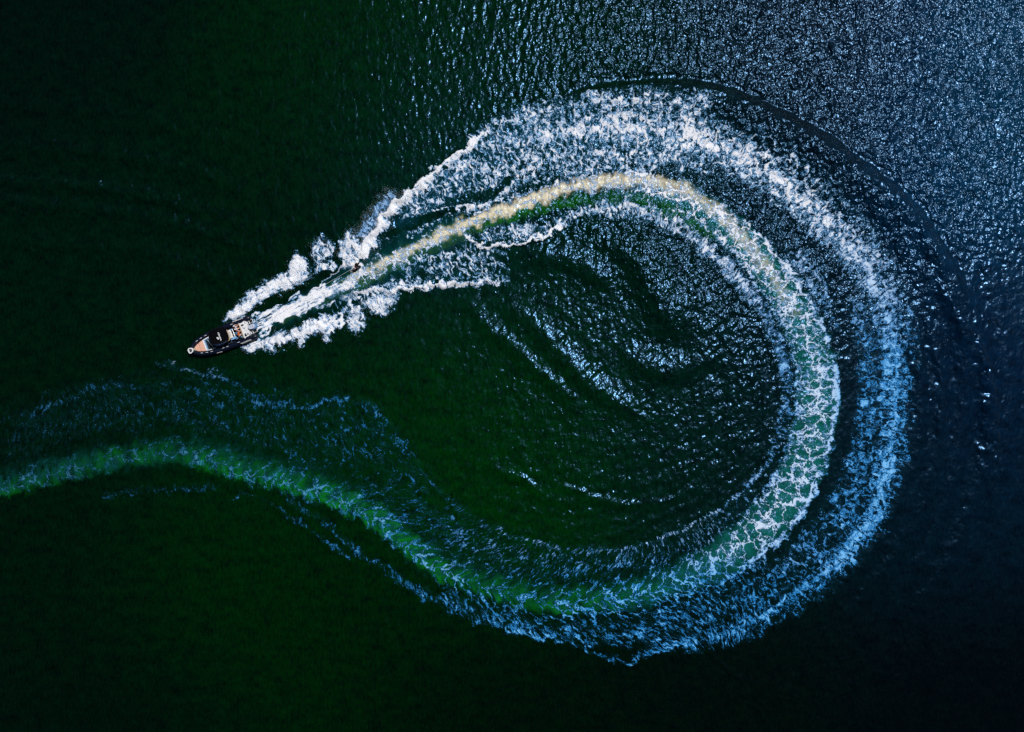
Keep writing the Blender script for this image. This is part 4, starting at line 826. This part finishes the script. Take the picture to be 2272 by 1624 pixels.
J = dict(hip=rl(.30,.10,.72)+(.14,), belly=rl(.18,.12,.87)+(.125,), chest=rl(.04,.13,1.02)+(.155,), neck=rl(-.10,.12,1.16)+(.06,), head=rl(-.17,.11,1.25)+(.09,), crown=rl(-.23,.10,1.33)+(.085,),
 lth=rl(.36,-.01,.68)+(.10,), lkn=rl(.72,-.04,.55)+(.07,), lan=rl(.84,0,.24)+(.05,), rth=rl(.30,.20,.68)+(.10,), rkn=rl(.50,.22,.48)+(.07,), ran=rl(.28,.06,.24)+(.05,),
 lsh=rl(.06,-.07,1.08)+(.065,), lel=rl(.24,-.12,.98)+(.048,), lwr=rl(.40,-.06,.93)+(.034,), rsh=rl(.02,.32,1.06)+(.065,), rel=rl(.20,.34,.98)+(.048,), rwr=rl(.38,.18,.93)+(.034,))
Es = [('hip', 'belly'), ('belly', 'chest'), ('chest', 'neck'), ('neck', 'head'), ('head', 'crown'), ('hip', 'lth'), ('lth', 'lkn'), ('lkn', 'lan'), ('hip', 'rth'), ('rth', 'rkn'), ('rkn', 'ran'), ('chest', 'lsh'), ('lsh', 'lel'), ('lel', 'lwr'), ('chest', 'rsh'), ('rsh', 'rel'), ('rel', 'rwr')]
bm = skin_bm(J, Es)
for wn in ('lwr', 'rwr'):
    hand(bm, J[wn][:3], (F.x, F.y, -.1), (0, 0, 1)); b_ball(bm, Vector(J[wn][:3])+F*.05, .05, 1.2, 1.1, .7, 10, 8)
face(bm, Vector(J['head'][:3])+Vector((0, 0, .03)), (F.x, F.y, .1), .09); finish(bm, 'body', M['skin'], rd)
K = {n: v[:3]+(v[3]*1.28,) for n, v in J.items() if n not in ('head', 'crown')}; K['neck'] = J['neck'][:3]+(.062,)
for s in 'lr':
    a, b = J[s+'el'], J[s+'wr']; K[s+'wr'] = tuple(a[i]+(b[i]-a[i])*.8 for i in range(3))+(.046,)
finish(skin_bm(K, [e for e in Es if 'head' not in e and 'crown' not in e]), 'wetsuit', M['suit'], rd)
bm = bmesh.new(); b_ball(bm, Vector(J['head'][:3])+Vector((-F.x*.02, -F.y*.02, .06)), .118, 1, 1, .86); finish(bm, 'helmet', M['suit'], rd)
# tow rope with its white handle
ha = R0+F*.52+S*.06+Vector((0, 0, .90)); hb = Vector((bx+math.cos(ba)*.25, by+math.sin(ba)*.25, 1.05))
tr = empty('tow_rope', (hb.x, hb.y, 0), 0, 'thin pale tow rope running from the stern to the rider', 'rope'); org = Vector((hb.x, hb.y, 0))
bm = bmesh.new(); yk = ha+F*.35; b_tube(bm, [yk+(hb-yk)*t+Vector((0, 0, -.25*math.sin(math.pi*t)))-org for t in np.linspace(0, 1, 24)], .009, 6); finish(bm, 'line', M['print'], tr)
bm = bmesh.new(); b_tube(bm, [ha-S*.17-org, ha-org, ha+S*.17-org], .02, 8)
for q in (-1, 1): b_tube(bm, [ha+S*.17*q-org, ha+S*.14*q+F*.12-org, yk-org], .011, 6)
finish(bm, 'handle', M['print'], tr)

# ------------------------------------------------------------------ flying spray: droplets over the breaking crests
rs = np.random.RandomState(11); HH = H*edge
wgt = np.clip(solid, 0, 1)**2*.9+mist*1.5+np.clip(dens-1.0, 0, .5)*(PX < 1150)*.8; wgt *= (inb < .3)
pr = (wgt/wgt.sum()).ravel(); N = 32000; ids = rs.choice(pr.size, N, p=pr); iy, ix = np.unravel_index(ids, wgt.shape)
px_ = gx[ix]+(rs.rand(N)-.5)*.12; py_ = gy[iy]+(rs.rand(N)-.5)*.12; m_ = mist[iy, ix]
pz = HH[iy, ix]+.02+rs.exponential(.10, N)*(1+m_*6); rr = (.006+.014*rs.rand(N)**3)*(1-.3*m_)
octa = np.array([(1,0,0),(-1,0,0),(0,1,0),(0,-1,0),(0,0,1),(0,0,-1)], float); of = np.array([(0,2,4),(2,1,4),(1,3,4),(3,0,4),(2,0,5),(1,2,5),(3,1,5),(0,3,5)])
vv = (np.stack([px_, py_, pz], -1)[:, None, :]+octa[None]*rr[:, None, None]).reshape(-1, 3).astype(np.float32); ff = (of[None]+(np.arange(N)*6)[:, None, None]).reshape(-1).astype(np.int32)
me = bpy.data.meshes.new('spray'); me.vertices.add(len(vv)); me.vertices.foreach_set('co', vv.ravel()); me.loops.add(len(ff)); me.loops.foreach_set('vertex_index', ff)
me.polygons.add(len(ff)//3); me.polygons.foreach_set('loop_start', np.arange(0, len(ff), 3, dtype=np.int32)); me.update(calc_edges=True); me.materials.append(mat('spray_drops', (.72, .80, .92), .6))
so2 = bpy.data.objects.new('spray', me); col.objects.link(so2); tag(so2, 'fine white spray flying over the splashes beside the boat and rider', 'spray', None, 'stuff')
